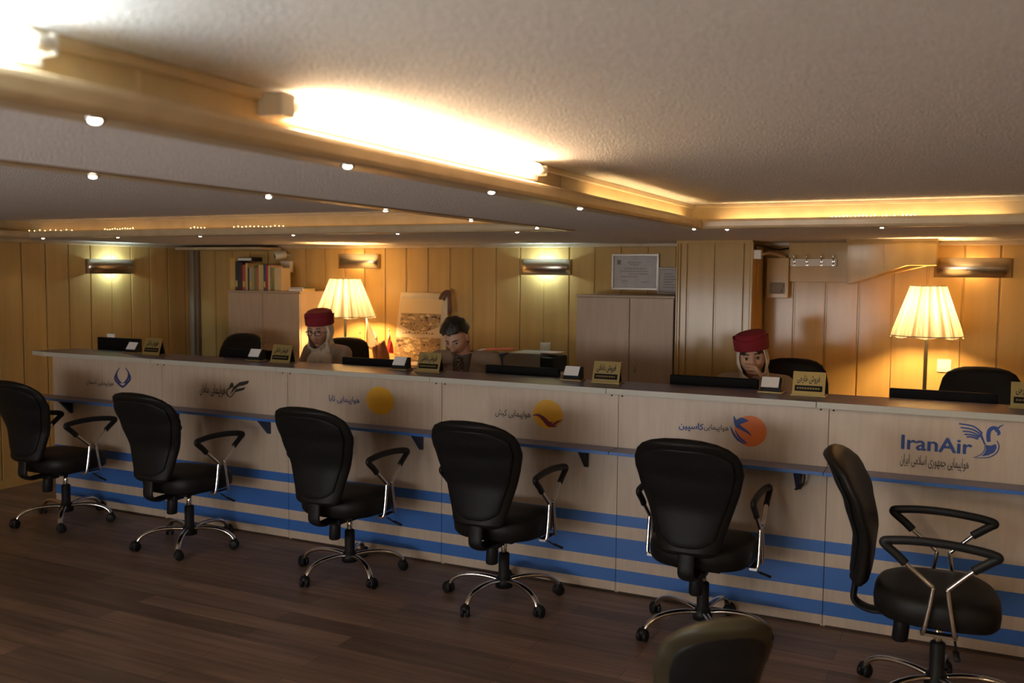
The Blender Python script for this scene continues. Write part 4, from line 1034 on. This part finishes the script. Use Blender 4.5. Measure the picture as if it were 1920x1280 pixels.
# table flags left of the man
def flag(x, y, h_, tri, m, label, lean=0):
    t = thing('table_flag', label, 'flag', (x, y, .965), 0, 'table flags behind the counter')
    bm = NB(); lathe(bm, [(.001, 0), (.03, 0), (.03, .008), (.006, .016), (.001, .016)], 20); obj('foot', bm, gold, t)
    bm = NB(); tube(bm, [(0, 0, .01), (lean, 0, h_)], .003, 8); uvs(bm, ell((lean, 0, h_+.004), (.006, .006, .009)), 10, 8); obj('pole', bm, steel, t)
    bm = NB(); a, b_, c, d = tri; n_ = 10; V = []
    for i in range(n_+1):
        s = i/n_; row = []
        for k in range(n_+1):
            r = k/n_; p = (Vector(a)*(1-r)+Vector(b_)*r)*(1-s)+(Vector(d)*(1-r)+Vector(c)*r)*s
            row.append(bm.verts.new((p.x, .012*math.sin(6*s+3*r)*s, p.y)))
        V.append(row)
    for A, B in zip(V, V[1:]):
        for k in range(n_): bm.faces.new((A[k], A[k+1], B[k+1], B[k])).smooth = True
    o = obj('cloth', bm, m, t); o.modifiers.new('s', 'SOLIDIFY').thickness = .0015
pinkm = nmat('pink_flag', (.75, .42, .28), .8); orangem = nmat('orange_flag', (.62, .26, .12), .8); navm = nmat('navy_flag', (.03, .06, .12), .8); redm = nmat('red_flag', (.55, .04, .03), .8); whm = nmat('white_flag', (.8, .7, .5), .8)
flag(-4.44, 6.42, .355, ((0, .34), (0, .11), (.15, .06), (.16, .07)), pinkm, 'pink hanging table flag on the tallest pole, right of the left lamp')
flag(-4.465, 6.36, .23, ((0, .21), (0, .06), (.045, .05), (.03, .08)), navm, 'small navy table flag beside the left lamp pole')
flag(-4.275, 6.50, .25, ((0, .23), (-.03, .07), (.04, .06), (.03, .16)), redm, 'small red table flag left of the printed bag')
flag(-4.455, 6.55, .24, ((0, .22), (0, .10), (.03, .09), (.03, .2)), whm, 'small white table flag nearest the left lamp pole')
flag(-4.285, 6.32, .19, ((-.04, .13), (-.02, .0), (.14, .005), (.085, .185)), orangem, 'large orange table flag slanting low, left of the printed bag')
# printed carrier bag leaning on the wall
t = thing('printed_bag', 'large cream carrier bag printed with interior views, leaning behind the man', 'bag', (-4.04, 6.60, .975), 0); t.rotation_euler = (R(-7), 0, 0)
cream = vary(nmat('cream_print', (.62, .48, .30), .5), (.58, .44, .26), (.68, .54, .35), 6)
bm = NB(); rows = []
for k in range(15):
    s = k/14; z = .56*s; wv = .235+.010*math.sin(3*s)-.012*s; ring = []
    for i in range(36):
        c, q = sell(2*math.pi*i/36, .45); ring.append((c*wv, q*(.035-.026*s)+.006*math.sin(5*s+c*2), z))
    rows.append(ring)
loft(bm, rows); obj('body', bm, cream, t)
pic = bpy.data.materials.new('interior_print'); pic.use_nodes = True; n, l, b = nodes(pic); b.inputs['Roughness'].default_value = .4
tc = n.new('ShaderNodeTexCoord'); vo = n.new('ShaderNodeTexNoise'); vo.inputs['Scale'].default_value = 17; vo.inputs['Detail'].default_value = 5; vo.inputs['Roughness'].default_value = .6; mp = n.new('ShaderNodeMapping'); mp.inputs['Scale'].default_value = (1, 1, 2.0)
cr = n.new('ShaderNodeValToRGB'); e = cr.color_ramp.elements; e[0].position = .30; e[0].color = (.03, .02, .015, 1); e[1].position = .70; e[1].color = (.75, .55, .28, 1)
for p_, c_ in ((.40, (.12, .06, .03, 1)), (.47, (.50, .32, .14, 1)), (.52, (.16, .09, .05, 1)), (.58, (.6, .42, .2, 1))): q = e.new(p_); q.color = c_
l.new(tc.outputs['Object'], mp.inputs[0]); l.new(mp.outputs[0], vo.inputs['Vector']); l.new(vo.outputs[0], cr.inputs[0]); l.new(cr.outputs[0], b.inputs['Base Color'])
warm_pic = nmat('pale_room_print', (.72, .52, .26), .4); darkp = nmat('dark_print', (.05, .035, .025), .4)
def onbag(bm):
    for v in bm.verts:
        s = v.co.z/.56; v.co.y = -(.035-.026*s)+.006*math.sin(5*s+min(1, max(-1, v.co.x/.23))*2)-.0016+v.co.y
    return bm
def grid(bm, x0, x1, zl, zh, nx=14, nz=10, mi=0):
    V = [[bm.verts.new((x0+(x1-x0)*i/nx, 0, zl(i/nx)+(zh(i/nx)-zl(i/nx))*k/nz)) for k in range(nz+1)] for i in range(nx+1)]
    for A, B in zip(V, V[1:]):
        for k in range(nz): bm.faces.new((A[k], B[k], B[k+1], A[k+1])).material_index = mi
bm = NB(); grid(bm, -.20, .19, lambda s: .285-.055*math.sin(s*math.pi), lambda s: .385, mi=0); grid(bm, -.20, .19, lambda s: .385, lambda s: .50+.012*math.sin(s*3), mi=1)
for k in range(5): grid(bm, -.19+k*.075, -.15+k*.072, lambda s: .33+.01*k % .02, lambda s: .36+.05*((k*37) % 3)/3, 3, 3, mi=2) if k % 2 else None
obj('upper_picture', onbag(bm), [pic, warm_pic, darkp], t)
bm = NB(); grid(bm, -.225, .20, lambda s: .0+.012, lambda s: .185, mi=0); obj('lower_picture', onbag(bm), [pic], t)
bm = NB()
for k in range(11): grid(bm, -.17+k*.028, -.150+k*.028, lambda s: .215, lambda s: .221+.006*(k % 3), 2, 2)
obj('small_lettering', onbag(bm), nmat('brown_print', (.25, .12, .04), .5), t)
bm = NB(); 
for dx in (0, .035): tube(bm, spline([(.16+dx, -.012, .50), (.185+dx, -.02, .545), (.235+dx*.3, -.02, .57), (.255, -.018, .50), (.265+dx*.2, -.016, .40)], 6), 1, 8, flat=(.014, .002, (0, 1, 0)))
obj('handle', bm, nmat('brown_ribbon', (.09, .03, .015), .6), t)
